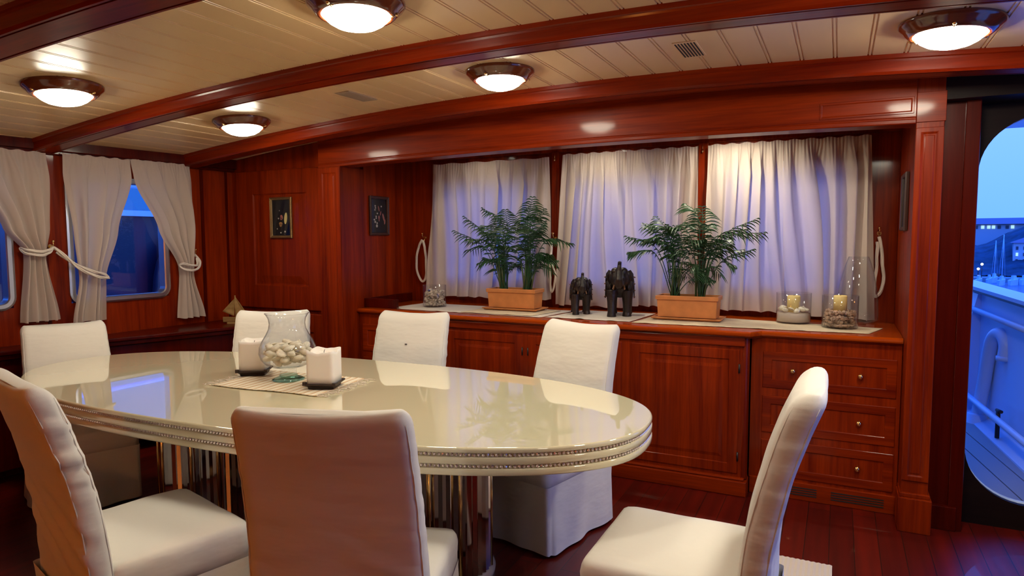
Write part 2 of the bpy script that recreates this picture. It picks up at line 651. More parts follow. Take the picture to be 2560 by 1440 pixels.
# niche frame: left post, right post, lintel
m = MB()
m.box(XL - 0.20, XL, YF, YN + 0.13, 0, 1.962)
m.loops(XL - 0.20, XL, 0.12, 1.955, YF, [(0, 0.0), (0.0, -0.006), (0.035, -0.006), (0.045, -0.001), (0.055, -0.001), (0.065, -0.004)])
struct(m, 'trim_8', W_V, bevel=0.003)
m = MB()
m.box(XR, XR + 0.115, YF, YN + 0.13, 0, 2.3)
m.loops(XR, XR + 0.115, 0.25, 1.965, YF, [(0, 0.0), (0.0, -0.006), (0.024, -0.006), (0.030, -0.001), (0.036, -0.001), (0.040, -0.003)])
m.box(XR - 0.012, XR + 0.13, YF - 0.035, YN, 0, 0.17)
m.box(XR - 0.006, XR + 0.124, YF - 0.018, YN, 0.17, 0.19)
struct(m, 'trim_9', W_V, bevel=0.005)
m = MB()
def lz(x):
    return 1.999 - 0.008 * (x + 1.0) ** 2


rings = []
for i in range(41):
    x = XL - 0.20 + (XR + 0.20 - XL) * i / 40
    z = lz(x)
    rings.append([(x, YF + 0.13, z), (x, YF + 0.004, z), (x, YF, z + 0.004), (x, YF, z + 0.022), (x, YF + 0.004, z + 0.024), (x, YF + 0.004, z + 0.030), (x, YF, z + 0.033), (x, YF, 2.30), (x, YF + 0.13, 2.30)])
m.rings(rings, True, True, True, smooth=False)
m.box(XR, XR + 0.12, YF - 0.006, YF + 0.13, 1.99, 2.13)
m.loops(XR - 0.42, XR - 0.01, 2.035, 2.115, YF, [(0, 0.01), (0, -0.004), (0.008, -0.004), (0.014, -0.0012)])
struct(m, 'trim_10', W_X, bevel=0.003)
# niche sides and back
m = MB()
m.box(XL - 0.03, XL, YN + 0.13, YB + 0.1, 0, 2.2)
struct(m, 'wall_niche_left', W_V)
m = MB()
m.box(XR, XR + 0.03, YN + 0.13, YB + 0.1, 0, 2.2)
struct(m, 'wall_niche_right', W_V)
m = MB()
m.box(XL, XR, YF + 0.14, YB + 0.1, 2.11, 2.15)
struct(m, 'ceiling_niche', W_X)
NW = [(-2.84, -2.04), (-1.76, -0.96), (-0.70, 0.05)]
m = MB()
m.box(XL, XR, YB, YB + 0.06, 0, 1.13)
m.box(XL, XR, YB, YB + 0.06, 1.92, 2.12)
for a, b in ((XL, -2.84), (-2.04, -1.76), (-0.96, -0.70), (0.05, XR)):
    m.box(a, b, YB, YB + 0.06, 1.13, 1.92)
struct(m, 'wall_niche_back', W_V)
m = MB()
m.box(XL, XR, YB - 0.03, YB, 2.075, 2.11)
for a, b in ((-1.925, -1.865), (-0.862, -0.80)):
    m.box(a, b, YB - 0.035, YB, 0.93, 2.08)
struct(m, 'trim_11', W_V, bevel=0.003)
for i, (a, b) in enumerate(NW):
    t = bpy.data.objects.new('window_%d' % (i + 3), None)
    C.objects.link(t)
    t['kind'] = 'structure'
    m = MB()
    m.rings([[(a + q, y, 1.13 + q), (b - q, y, 1.13 + q), (b - q, y, 1.92 - q), (a + q, y, 1.92 - q)] for q, y in ((-0.012, YB - 0.001), (-0.012, YB - 0.010), (0.022, YB - 0.010), (0.026, YB + 0.04))], True, False, False, smooth=False)
    m.build('window_frame', CHROME, t)
    m = MB()
    m.box(a, b, YB + 0.03, YB + 0.034, 1.13, 1.92)
    m.build('glass_pane', PANE, t)

# panel right of niche and doorway wall, wood darkened for the vestibule's shade
XP = XR + 0.115
m = MB()
m.box(XP, XP + 0.125, YN - 0.03, YN + 0.10, 0.0, 2.3)
m.box(XP + 0.095, XP + 0.155, YN - 0.045, YN + 0.12, 0.0, 2.3)
m.box(XP, XP + 0.13, YN - 0.06, YN, 0, 0.12)
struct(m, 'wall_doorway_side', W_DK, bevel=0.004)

XD0, XD1, ZD0, ZD1, RD, YD = 0.60, 1.30, 0.125, 2.03, 0.27, 3.95


def door_outline(ins, y, r=RD):
    pts = []
    for cx_, cz_, a0 in ((XD1 - r, ZD0 + r, -PI / 2), (XD1 - r, ZD1 - r, 0), (XD0 + r, ZD1 - r, PI / 2), (XD0 + r, ZD0 + r, PI)):
        for k in range(13):
            an = a0 + k * PI / 24
            pts.append((cx_ + (r - ins) * math.cos(an), y, cz_ + (r - ins) * math.sin(an)))
    return pts


m = MB()
hole = door_outline(0, YD)
xm0, xm1, zm0, zm1 = XP + 0.11, 1.70, 0.0, 2.3
outer = []
for i, (x, y, z) in enumerate(hole):
    q = i // 13
    k = i % 13
    cx_ = xm1 if q in (0, 1) else xm0
    cz_ = zm0 if q in (0, 3) else zm1
    f = k / 12
    # corner fan: slide from one side of the corner to the other
    if q == 0:
        p = (x + (cx_ - x) * min(1, 2 * f), zm0) if f < 0.5 else (xm1, zm0 + (z - zm0) * (2 * f - 1))
    elif q == 1:
        p = (xm1, z + (zm1 - z) * 2 * f) if f < 0.5 else (xm1 + (x - xm1) * (2 * f - 1), zm1)
    elif q == 2:
        p = (x + (xm0 - x) * 2 * f, zm1) if f < 0.5 else (xm0, zm1 + (z - zm1) * (2 * f - 1))
    else:
        p = (xm0, z + (zm0 - z) * 2 * f) if f < 0.5 else (xm0 + (x - xm0) * (2 * f - 1), zm0)
    outer.append(p)
fr = [(p[0], YD, p[1]) for p in outer]
bk = [(p[0], YD + 0.05, p[1]) for p in outer]
m.rings([bk, fr, hole, door_outline(0, YD + 0.05)], True, False, False, smooth=False)
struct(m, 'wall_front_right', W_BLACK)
m = MB()
m.rings([door_outline(-0.002, YD + 0.03), door_outline(0.001, YD + 0.03), door_outline(0.002, YD + 0.07)], True, False, False)
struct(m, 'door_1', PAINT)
m = MB()
m.box(XP, 1.7, YD - 0.22, YD, 2.09, 2.3)
struct(m, 'trim_12', W_BLACK)  # black header added over the doorway to deepen its shade

# ledge along the left wall
m = MB()
fr = [(-4.52, -0.4), (-4.46, 1.0), (-4.36, 1.9), (-4.26, 2.67), (-4.00, 3.46), (-3.88, 3.80)]


def ledge(m, off, z0, z1, ylim=3.83):
    top, bot = [], []
    pts = [(x + off, y) for x, y in fr] + [(-3.87 + off, ylim)]
    back = [(lx(y) + 0.001, y) for x, y in reversed(pts)]
    poly = pts + back
    m.rings([[(x, y, z0) for x, y in poly], [(x, y, z1) for x, y in poly]], True, True, True, smooth=False)


ledge(m, 0.0, 0.775, 0.80)
ledge(m, -0.018, 0.745, 0.775)
ledge(m, -0.05, 0.08, 0.745)
o = m.build('window_ledge', W_DK, bevel=0.006)
tag(o, 'low dark mahogany ledge cabinet running under the left windows', 'cabinet')

# ------------------------------------------------------------------ fitted sideboard in the niche
DOORP = [(0, 0.02), (0, 0.0), (0.002, -0.003), (0.055, -0.003), (0.060, 0.006), (0.068, 0.006), (0.105, -0.002), (0.110, -0.002)]
DRAWP = [(0, 0.02), (0, 0.0), (0.002, -0.003), (0.045, -0.003), (0.052, 0.007), (0.058, 0.007), (0.060, 0.007)]


def panel(name, x0, x1, z0, z1, y, prof, parent):
    m = MB()
    m.loops(x0, x1, z0, z1, y, prof)
    return m.build(name, W_V if name == 'door' else W_X, parent, bevel=0.0015)


def knob(x, y, z, parent):
    m = MB()
    m.lathe([(0.0001, -0.032), (0.008, -0.031), (0.0135, -0.026), (0.015, -0.019), (0.012, -0.012), (0.006, -0.008), (0.006, -0.003), (0.012, -0.001), (0.012, 0.003)], n=20)
    o = m.build('knob', BRASS, parent, loc=(x, y, z))
    o.rotation_euler = (-PI / 2, 0, 0)
    return o


# centre cabinet, stands proud of its neighbours
YC = 3.825
t = thing('cabinet', 'wide centre sideboard cabinet with raised panel doors, standing proud of its neighbours', 'cabinet')
m = MB()
m.box(-2.44, -0.455, YC, YB - 0.01, 0.09, 0.893)
m.tube([(-0.455, YC + 0.028, 0.09), (-0.455, YC + 0.028, 0.893)], 0.028, 16)
m.tube([(-2.44, YC + 0.028, 0.09), (-2.44, YC + 0.028, 0.893)], 0.028, 16)
m.build('carcass', W_V, t, bevel=0.003)
m = MB()
m.box(-2.47, -0.425, YC - 0.035, YB - 0.01, 0.0, 0.085)
m.box(-2.455, -0.44, YC - 0.022, YB - 0.01, 0.085, 0.10)
m.build('plinth', W_X, t, bevel=0.006)
m = MB()
m.box(-2.45, -0.45, YC - 0.012, YC + 0.02, 0.845, 0.893)
m.build('frieze', W_X, t, bevel=0.004)
for x0, x1, hx in ((-2.385, -1.815, -1.815), (-1.775, -1.155, -1.775), (-1.100, -0.478, -0.478)):
    d = panel('door', x0, x1, 0.12, 0.825, YC - 0.002, DOORP, t)
    for hz in (0.22, 0.72):
        m = MB()
        m.tube([(hx, YC - 0.006, hz - 0.025), (hx, YC - 0.006, hz + 0.025)], 0.005, 8)
        m.build('hinge', DARKMETAL, d)
# right drawer cabinet
YR = 3.90
t = thing('cabinet', 'right sideboard cabinet with a stack of three brass-knobbed drawers', 'cabinet')
m = MB()
m.box(-0.425, XR - 0.002, YR, YB - 0.01, 0.09, 0.893)
m.build('carcass', W_V, t, bevel=0.002)
for z0, z1 in ((0.612, 0.815), (0.358, 0.567), (0.115, 0.318)):
    d = panel('drawer', -0.362, 0.288, z0, z1, YR - 0.002, DRAWP, t)
    for kx in (-0.207, 0.122):
        knob(kx, YR + 0.006, (z0 + z1) / 2 + 0.003, d)
m = MB()
m.box(-0.42, XR - 0.004, YR - 0.012, YR + 0.1, 0.0, 0.098)
m.build('plinth', W_X, t, bevel=0.004)
for gx0, gx1 in ((-0.30, -0.07), (0.0, 0.25)):
    m = MB()
    for k in range(4):
        z = 0.028 + k * 0.013
        m.box(gx0, gx1, YR - 0.0135, YR - 0.011, z, z + 0.006)
    m.build('vent_slots', GROOVE, t)
# left drawer cabinet
t = thing('cabinet', 'narrow left sideboard cabinet with drawers beside the niche post', 'cabinet')
m = MB()
m.box(XL + 0.002, -2.475, YR, YB - 0.01, 0.0, 0.893)
m.build('carcass', W_V, t, bevel=0.002)
for z0, z1 in ((0.612, 0.815), (0.358, 0.567), (0.115, 0.318)):
    panel('drawer', XL + 0.03, -2.50, z0, z1, YR - 0.002, DRAWP, t)


# continuous worktop
def top_outline(off):
    return [(XL + 0.002, YR - 0.03 + off), (-2.50, YR - 0.03 + off), (-2.475, YC - 0.035 + off), (-0.42, YC - 0.035 + off), (-0.37, YR - 0.03 + off),
            (XR - 0.002, YR - 0.03 + off), (XR - 0.002, YB - 0.036), (XL + 0.002, YB - 0.036)]


m = MB()
m.rings([[(x, y, z) for x, y in top_outline(o_)] for o_, z in ((0.03, 0.893), (0.03, 0.900), (0.012, 0.902), (0.002, 0.906), (0, 0.914), (0.002, 0.923), (0.010, 0.930), (0.018, 0.932))], True, True, True, smooth=False)
o = m.build('worktop', W_TOP)
tag(o, 'long varnished wooden worktop over the niche sideboard', 'worktop')
m = MB()
m.box(XL + 0.002, -2.9, 3.96, 3.985, 0.9325, 1.0)
m.box(XL + 0.002, XL + 0.022, 3.985, YB - 0.04, 0.9325, 1.0)
struct(m, 'trim_13', W_DK, bevel=0.003)

# ------------------------------------------------------------------ curtains
def curtain(name, axis, x0t, x1t, x0b, x1b, zt, zb, base, n=8, amp=0.022, seed=0, label='', group=None, zb1=None, widths=None):
    """gathered curtain; widths: list of (t, x0, x1, amp) overriding the edges down the drop"""
    rnd = random.Random(seed)
    m = MB()
    NU, NV = n * 26, 44
    ph = [rnd.uniform(0, 6.28) for _ in range(6)]
    wob = [rnd.uniform(-0.35, 0.35) for _ in range(n + 2)]
    zb1 = zb if zb1 is None else zb1
    rings = []
    for j in range(NV + 1):
        v = j / NV
        if widths:
            for k in range(len(widths) - 1):
                if widths[k][0] <= v <= widths[k + 1][0]:
                    a, b = widths[k], widths[k + 1]
                    f = (v - a[0]) / (b[0] - a[0])
                    f = f * f * (3 - 2 * f) * 0.6 + f * 0.4
                    xa, xb, am = [a[q] + (b[q] - a[q]) * f for q in (1, 2, 3)]
                    break
        else:
            xa = x0t + (x0b - x0t) * v
            xb = x1t + (x1b - x1t) * v
            am = amp
        row = []
        for i in range(NU + 1):
            u = i / NU
            uu = u * n
            k = int(min(uu, n - 1))
            f = uu - k
            warp = u + 0.5 / n * (wob[k] * (1 - f) + wob[k + 1] * f) * (0.35 + 0.65 * v)
            if not widths:
                warp += 0.35 / n * math.sin(v * 2.3 + ph[0] + u * 5)
            g = math.sin(warp * n * 2 * PI + ph[1])
            g2 = math.sin(warp * n * 3.7 * PI + ph[2]) * 0.15
            g3 = math.sin(warp * n * 1.1 * PI + ph[3] + v * 2) * 0.3
            head = min(1, v / 0.07)
            fine = math.sin(u * n * 10 * PI + ph[4]) * 0.15 * (1 - min(1, v / 0.25))
            d = am * ((abs(g) ** 0.75 * (1 if g > 0 else -1) + g2 + g3) * (0.28 + 0.72 * min(1, v / 0.3)) * (0.4 + 0.6 * head) + fine)
            edge = min(1, u * n * 1.5, (1 - u) * n * 1.5)
            fold = 1.15 + 1.1 * (math.sin(k * 2.7 + ph[5] * 3) * (1 - f * f * (3 - 2 * f)) + math.sin((k + 1) * 2.7 + ph[5] * 3) * f * f * (3 - 2 * f))
            lap = (xb - xa) / (n * 2 * PI) * fold * math.sin(warp * n * 2 * PI + ph[1]) * min(1, max(0, v - 0.03) / 0.15) * edge
            along = xa + (xb - xa) * u + lap
            z = zt + ((zb + (zb1 - zb) * u) - zt) * v + (0.004 * math.sin(u * n * 2 * PI + 1) if v > 0.97 else 0) + (0.004 * math.sin(u * 31 + ph[2]) if v < 0.03 else 0)
            if axis == 'x':
                row.append((along, base - d, z))
            else:
                row.append((lx(along) + base + d, along, z))
        rings.append(row)
    m.rings(rings, False, False, False)
    o = m.build(name, CURTAIN, recalc=False)
    tag(o, label, 'curtain', group)
    # hem
    return o


CY = 4.515
GN = 'white curtains across the niche windows'
curtain('curtain', 'x', -2.935, -1.925, -3.01, -1.912, 2.035, 0.985, CY, 9, 0.018, 3, 'white curtain behind the left planter, leftmost in the niche', GN, zb1=0.99)
curtain('curtain', 'x', -1.818, -1.35, -1.872, -1.34, 2.05, 0.955, CY, 5, 0.020, 5, 'white curtain behind the small elephant, left half of the middle niche window', GN)
curtain('curtain', 'x', -1.342, -0.855, -1.345, -0.84, 2.05, 0.975, CY, 5, 0.020, 8, 'white curtain between the large elephant and the right planter', GN)
curtain('curtain', 'x', -0.792, -0.335, -0.80, -0.30, 2.053, 0.97, CY, 5, 0.020, 12, 'white curtain right of the right planter, brightest in the niche', GN)
curtain('curtain', 'x', -0.332, 0.152, -0.31, 0.205, 2.053, 0.965, CY, 5, 0.024, 21, 'white curtain behind the glass hurricane, rightmost in the niche', GN, zb1=0.945)
GL = 'tied white curtains on the left wall'
curtain('curtain', 'y', 0, 0, 0, 0, 1.998, 0.905, 0.055, 4, 0.02, 31, 'white tied curtain on the left half of the full left window', GL,
        widths=[(0, 2.56, 2.99, 0.012), (0.12, 2.555, 2.995, 0.016), (0.45, 2.60, 2.88, 0.02), (0.74, 2.62, 2.78, 0.022), (1, 2.57, 2.77, 0.02)])
curtain('curtain', 'y', 0, 0, 0, 0, 2.005, 0.855, 0.055, 4, 0.02, 33, 'white tied curtain on the right half of the full left window', GL,
        widths=[(0, 2.995, 3.44, 0.012), (0.12, 3.02, 3.455, 0.016), (0.42, 3.19, 3.47, 0.02), (0.66, 3.335, 3.435, 0.024), (0.72, 3.34, 3.43, 0.024), (1, 3.31, 3.53, 0.02)])
curtain('curtain', 'y', 0, 0, 0, 0, 1.99, 0.935, 0.055, 4, 0.02, 36, 'white tied curtain at the left edge, over the part-hidden window', GL,
        widths=[(0, 2.02, 2.465, 0.012), (0.15, 2.06, 2.48, 0.018), (0.45, 2.22, 2.465, 0.02), (0.58, 2.32, 2.44, 0.024), (0.63, 2.32, 2.435, 0.024), (1, 2.28, 2.50, 0.02)])


def rope(name, pts, r, label, group):
    """three-strand twisted cord"""
    m = MB()
    path = catmull(pts, 10)
    L = [0]
    for a, b in zip(path, path[1:]):
        L.append(L[-1] + (b - a).length)
    nrm = (path[1] - path[0]).orthogonal().normalized()
    frames = []
    for i, p in enumerate(path):
        t = (path[min(i + 1, len(path) - 1)] - path[max(i - 1, 0)]).normalized()
        nrm = (nrm - t * nrm.dot(t)).normalized()
        frames.append((nrm.copy(), t.cross(nrm)))
    for s in range(3):
        q = []
        for p, (a, b), l in zip(path, frames, L):
            an = l / (r * 6) + s * 2 * PI / 3
            q.append(p + (a * math.cos(an) + b * math.sin(an)) * r * 0.5)
        m.tube(q, r * 0.56, 6)
    return tag(m.build(name, ROPE), label, 'rope', group)


def hook(x, y, z, d, label, group='brass tieback hooks'):
    """round plate, stalk and ball end; d = direction out of the wall"""
    d = Vector(d).normalized()
    m = MB()
    p = Vector((x, y, z))
    m.tube([p, p + d * 0.006], 0.013, 14)
    m.tube([p, p + d * 0.03, p + d * 0.042 + Vector((0, 0, 0.012)), p + d * 0.042 + Vector((0, 0, 0.026))], [0.004, 0.004, 0.004, 0.004], 8)
    m.ball(p + d * 0.042 + Vector((0, 0, 0.032)), 0.009)
    m.tube([p + d * 0.012, p + d * 0.014 + Vector((0, 0, -0.02)), p + d * 0.02 + Vector((0, 0, -0.035))], 0.004, 8)
    return tag(m.build('tieback_hook', BRASS), label, 'hook', group)


hook(-3.07, YB, 1.455, (0, -1, 0), 'brass hook on the niche wall above the shell jar, left of the curtains')
hook(-1.895, YB - 0.035, 1.45, (0, -1, 0), 'brass hook on the mullion between first and second niche windows')
hook(0.215, YB, 1.47, (0, -1, 0), 'brass hook right of the niche curtains')
hook(lx(2.487), 2.487, 1.405, (1, 0, 0), 'brass hook on the post between the two left wall windows')
hook(lx(3.475), 3.475, 1.335, (1, 0, 0), 'brass hook right of the full left window')
GR = 'white rope tiebacks'
yr = YB - 0.045
rope('tieback_rope', [(-3.07, yr, 1.435), (-3.105, yr, 1.38), (-3.13, yr, 1.27), (-3.12, yr, 1.16), (-3.075, yr, 1.095), (-3.04, yr - 0.0, 1.13), (-3.035, yr, 1.25), (-3.045, yr, 1.36), (-3.065, yr, 1.43)], 0.010,
     'white rope loop hanging open left of the niche curtains', GR)
rope('tieback_rope', [(-1.895, yr - 0.05, 1.43), (-1.905, yr - 0.05, 1.36), (-1.89, yr - 0.07, 1.28), (-1.862, yr - 0.07, 1.18), (-1.875, yr - 0.07, 1.08), (-1.90, yr - 0.06, 1.06), (-1.905, yr - 0.06, 1.2), (-1.898, yr - 0.05, 1.40)], 0.008,
     'thin rope loop hanging between the first and second niche windows', GR)
rope('tieback_rope', [(0.212, yr, 1.45), (0.225, yr, 1.40), (0.235, yr, 1.30), (0.245, yr, 1.19), (0.232, yr, 1.12), (0.205, yr, 1.09), (0.195, yr, 1.13), (0.205, yr, 1.26), (0.205, yr, 1.42)], 0.010,
     'white rope loop hanging right of the niche curtains', GR)


def lp(y, z, off):
    return (lx(y) + off, y, z)


rope('tieback_rope', [lp(2.487, 1.40, 0.03), lp(2.45, 1.385, 0.075), lp(2.38, 1.375, 0.105), lp(2.315, 1.385, 0.09), lp(2.30, 1.395, 0.05), lp(2.31, 1.365, 0.085), lp(2.38, 1.352, 0.108), lp(2.44, 1.365, 0.08), lp(2.487, 1.395, 0.035)], 0.009,
     'white rope gathering the curtain at the left edge', GR)
rope('tieback_rope', [lp(2.49, 1.40, 0.035), lp(2.53, 1.34, 0.09), lp(2.59, 1.265, 0.11), lp(2.68, 1.21, 0.125), lp(2.77, 1.19, 0.11), lp(2.79, 1.20, 0.07), lp(2.76, 1.215, 0.085), lp(2.66, 1.245, 0.115), lp(2.56, 1.30, 0.10), lp(2.50, 1.37, 0.05)], 0.010,
     'white rope drooping across the curtain on the left half of the full left window', GR)
rope('tieback_rope', [lp(3.475, 1.33, 0.03), lp(3.48, 1.27, 0.08), lp(3.44, 1.225, 0.10), lp(3.385, 1.215, 0.12), lp(3.335, 1.225, 0.09), lp(3.325, 1.25, 0.06), lp(3.34, 1.265, 0.085), lp(3.385, 1.25, 0.12), lp(3.44, 1.255, 0.10), lp(3.465, 1.30, 0.06)], 0.009,
     'white rope gathering the curtain on the right half of the full left window', GR)
# small brass pulls at the curtain rail
for x, l in ((-1.895, 'tiny brass pull hanging at the top between first and second niche windows'), (-0.832, 'tiny brass pull hanging at the top between second and third niche windows')):
    m = MB()
    m.tube([(x, YB - 0.05, 2.07), (x, YB - 0.05, 2.03)], 0.002, 6)
    m.lathe([(0.0005, 0), (0.004, -0.002), (0.007, -0.012), (0.005, -0.02), (0.0005, -0.022)], x, YB - 0.05, 2.032, 10)
    tag(m.build('curtain_pull', BRASS), l, 'curtain pull', 'brass curtain pulls')

# ------------------------------------------------------------------ ceiling lamps
def lamp(dome):
    t = thing('ceiling_lamp', 'x', 'ceiling lamp', group='round ceiling lamps')
    m = MB()
    m.lathe([(0.150, 0.02), (0.172, 0.0), (0.172, -0.008), (0.166, -0.016), (0.150, -0.030), (0.146, -0.036), (0.140, -0.040), (0.134, -0.046), (0.122, -0.048), (0.118, -0.044), (0.118, 0.0)], n=56)
    m.build('wooden_ring', W_RING, t)
    m = MB()
    m.lathe([(0.1175, -0.040), (0.112, -0.052), (0.097, -0.066), (0.075, -0.079), (0.045, -0.088), (0.015, -0.091), (0.001, -0.0915)], n=48)
    m.build('glass_dome', dome, t)
    for k in range(3):
        a = 2 * PI * k / 3 + 0.5
        m = MB()
        c = Vector((0.142 * math.cos(a), 0.142 * math.sin(a), -0.041))
        m.ball(c, 0.0075, 1, 1, 0.8)
        m.tube([c, (0.117 * math.cos(a), 0.117 * math.sin(a), -0.051)], 0.0035, 8)
        m.build('clip', BRASS, t)
    return t


protos_l = {}
labels = {(-3.36, 1.95): 'round ceiling lamp at the far left, nearer of the two by the left wall',
          (-1.545, 1.90): 'largest-looking round ceiling lamp cut by the top edge of the picture',
          (-3.36, 3.01): 'smallest-looking round ceiling lamp, above the left wall corner',
          (-1.535, 2.98): 'round ceiling lamp at the middle, in the bay before the niche',
          (0.345, 2.97): 'round ceiling lamp at the upper right near the doorway',
          (0.345, 1.90): 'round ceiling lamp just outside the picture at the right',
          (0.345, 0.86): 'round ceiling lamp overhead near the viewer, outside the picture'}
for i, ((x, y), l) in enumerate(labels.items()):
    col_ = 3 if y < 1 else (0 if x < -2.5 else (1 if x < 0 else 2))
    if col_ in protos_l:
        o = copy_tree(protos_l[col_])
    else:
        o = protos_l[col_] = lamp(DOMES[col_])
    o.location = (x, y, cz(x) - 0.001)
    o.rotation_euler = (0, math.atan(0.037 * (x + 1.1)), 0)
    o['label'] = l

# small recessed downlights in the niche ceiling
for x, pw, l in ((-0.62, 950.0, 'small recessed downlight in the niche ceiling over the right curtains'), (-1.50, 420.0, 'small recessed downlight in the niche ceiling over the elephants'), (-2.45, 180.0, 'small recessed downlight in the niche ceiling over the left curtain')):
    t = thing('downlight', l, 'ceiling lamp', (x, 4.24, 2.11), group='niche downlights')
    m = MB()
    m.lathe([(0.045, 0.0), (0.045, -0.004), (0.030, -0.006), (0.028, 0.0)], n=28)
    m.build('bezel', BRASS, t)
    m = MB()
    m.lathe([(0.028, -0.002), (0.001, -0.003)], n=28)
    m.build('lens', emit('downlight_lens', LAMP, pw), t)

# unseen amber fill lamp added aft to warm the near chair's back
t = thing('fill_lamp', 'added amber fill lamp behind the viewer', 'fill lamp', (-1.9, -2.2, 1.5))
m = MB()
m.box(-0.04, 0.04, 0.0, 0.015, -0.07, 0.07)
m.tube([(0, 0.01, 0), (0, 0.09, 0), (0, 0.11, 0.03)], 0.008, 8)
m.build('bracket', BRASS, t)
m = MB()
m.lathe([(0.11, 0.0), (0.085, 0.17)], 0, 0.12, 0.02, 24)
m.build('shade', emit('amber_fill_shade', (1.0, 0.36, 0.07), 85.0), t)

# ceiling vents
for x, y, sl, l in ((-0.615, 3.01, 1, 'small slotted ceiling vent with dark slots, near the middle beam'), (-2.45, 3.0, 0, 'flat tan ceiling vent plate left of the middle lamp')):
    t = thing('ceiling_vent', l, 'vent', (x, y, cz(x)), group='ceiling vents')
    m = MB()
    m.box(-0.05, 0.05, -0.125, 0.125, -0.004, 0.002)
    m.build('plate', CEIL if sl else plain('tan_vent_plate', (0.42, 0.30, 0.20), 0.6), t, bevel=0.001)
    if sl:
        for k in range(7):
            m = MB()
            m.box(-0.043 + k * 0.0132, -0.037 + k * 0.0132, -0.11, 0.11, -0.0055, -0.003)
            m.build('slot', GROOVE, t)
    else:
        for k in range(7):
            m = MB()
            m.box(-0.043 + k * 0.0132, -0.040 + k * 0.0132, -0.11, 0.11, -0.0055, -0.003)
            m.build('slot', plain('tan_slot', (0.35, 0.25, 0.17), 0.6), t)

# ------------------------------------------------------------------ pictures
def picture(label, M, w, h, frame_mat, art):
    t = thing('framed_picture', label, 'picture', group='small framed pictures')
    t.matrix_world = M
    m = MB()
    fw = 0.022
    m.rings([[(sx * (w / 2 - i), d, sz * (h / 2 - i)) for sx, sz in ((-1, -1), (1, -1), (1, 1), (-1, 1))] for i, d in ((0.002, 0), (0, -0.012), (0.005, -0.019), (0.012, -0.016), (fw - 0.003, -0.014), (fw, -0.008), (fw, -0.004))], True, False, False, smooth=False)
    m.build('frame', frame_mat, t)
    m = MB()
    m.box(-w / 2 + 0.01, w / 2 - 0.01, -0.004, 0, -h / 2 + 0.01, h / 2 - 0.01)
    m.build('backing', VELVET, t)
    for name, mat, lst in art:
        m = MB()
        for x, z, rx, rz, rot in lst:
            pts = []
            for k in range(14):
                a = 2 * PI * k / 14
                u, v = rx * math.cos(a), rz * math.sin(a)
                pts.append((x + u * math.cos(rot) - v * math.sin(rot), -0.0055, z + u * math.sin(rot) + v * math.cos(rot)))
            m.rings([[(p[0], -0.004, p[2]) for p in pts], pts], True, False, True, smooth=False)
        m.build(name, mat, t)
    m = MB()
    m.box(-w / 2 + fw - 0.002, w / 2 - fw + 0.002, -0.0095, -0.0085, -h / 2 + fw - 0.002, h / 2 - fw + 0.002)
    m.build('glass_cover', PANE, t)
    return t


picture('gilt-framed picture of a cream petal and flower pot on black, on the panelled wall', Matrix.Translation((-3.873, YN - 0.026, 1.61)), 0.225, 0.315, GOLDF,
        [('cream_petal', CREAMF, [(0.045, -0.005, 0.015, 0.045, -0.12)]), ('pink_flower', PINKF, [(0.003, 0.005, 0.012, 0.018, 0.3), (-0.002, -0.008, 0.010, 0.010, 0)]),
         ('flower_pot', OCHREF, [(-0.008, -0.045, 0.018, 0.012, 0), (-0.008, -0.058, 0.012, 0.012, 0)]),
         ('pale_dots', PALEF, [(-0.03, -0.005, 0.006, 0.006, 0), (-0.045, -0.085, 0.005, 0.005, 0), (-0.008, -0.115, 0.006, 0.005, 0), (0.035, -0.107, 0.007, 0.007, 0), (-0.018, 0.055, 0.004, 0.004, 0)])])
picture('dark-framed picture of trailing blossom on black, on the niche left side wall', Matrix.Translation((XL + 0.002, 4.15, 1.622)) @ Matrix.Rotation(PI / 2, 4, 'Z'), 0.235, 0.30, DARKF,
        [('blossom', PALEF, [(-0.045, 0.075, 0.008, 0.007, 0), (-0.042, 0.06, 0.007, 0.006, 0), (-0.048, 0.045, 0.007, 0.007, 0), (-0.02, 0.018, 0.008, 0.006, 0), (-0.035, -0.005, 0.008, 0.006, 0), (-0.035, -0.018, 0.007, 0.006, 0),
                            (-0.058, -0.03, 0.009, 0.007, 0), (-0.048, -0.047, 0.010, 0.009, 0), (-0.025, -0.056, 0.008, 0.007, 0), (-0.028, -0.077, 0.011, 0.012, 0), (0.03, 0.073, 0.008, 0.006, 0)]),
         ('pink_petal', PINKF, [(-0.002, 0.055, 0.006, 0.022, 0.25), (0.02, 0.02, 0.006, 0.018, -0.3), (0.0, -0.012, 0.010, 0.014, 0.1), (0.0, -0.03, 0.005, 0.014, 0), (0.055, -0.01, 0.010, 0.032, 0.35), (0.07, -0.045, 0.008, 0.02, -0.2)])])
picture('narrow-looking dark framed picture on the niche right side wall', Matrix.Translation((XR - 0.002, 4.05, 1.63)) @ Matrix.Rotation(-PI / 2, 4, 'Z'), 0.26, 0.30, DARKF,
        [('blossom', PALEF, [(0.02, 0.03, 0.01, 0.02, 0.2), (-0.02, -0.03, 0.012, 0.016, 0)])])

# ------------------------------------------------------------------ dining table
TC, TA, TBB, TN, TR = (-2.267, 2.32), 1.652, 0.674, 2.38, 0.0486


def sup(th, ins=0.0):
    c, s = math.cos(th), math.sin(th)
    a, b = TA - ins, TBB - ins
    return (a * math.copysign(abs(c) ** (2 / TN), c), b * math.copysign(abs(s) ** (2 / TN), s))


# even arc-length sampling
_d = [sup(2 * PI * k / 4000) for k in range(4001)]
_L = [0]
for a, b in zip(_d, _d[1:]):
    _L.append(_L[-1] + math.hypot(b[0] - a[0], b[1] - a[1]))


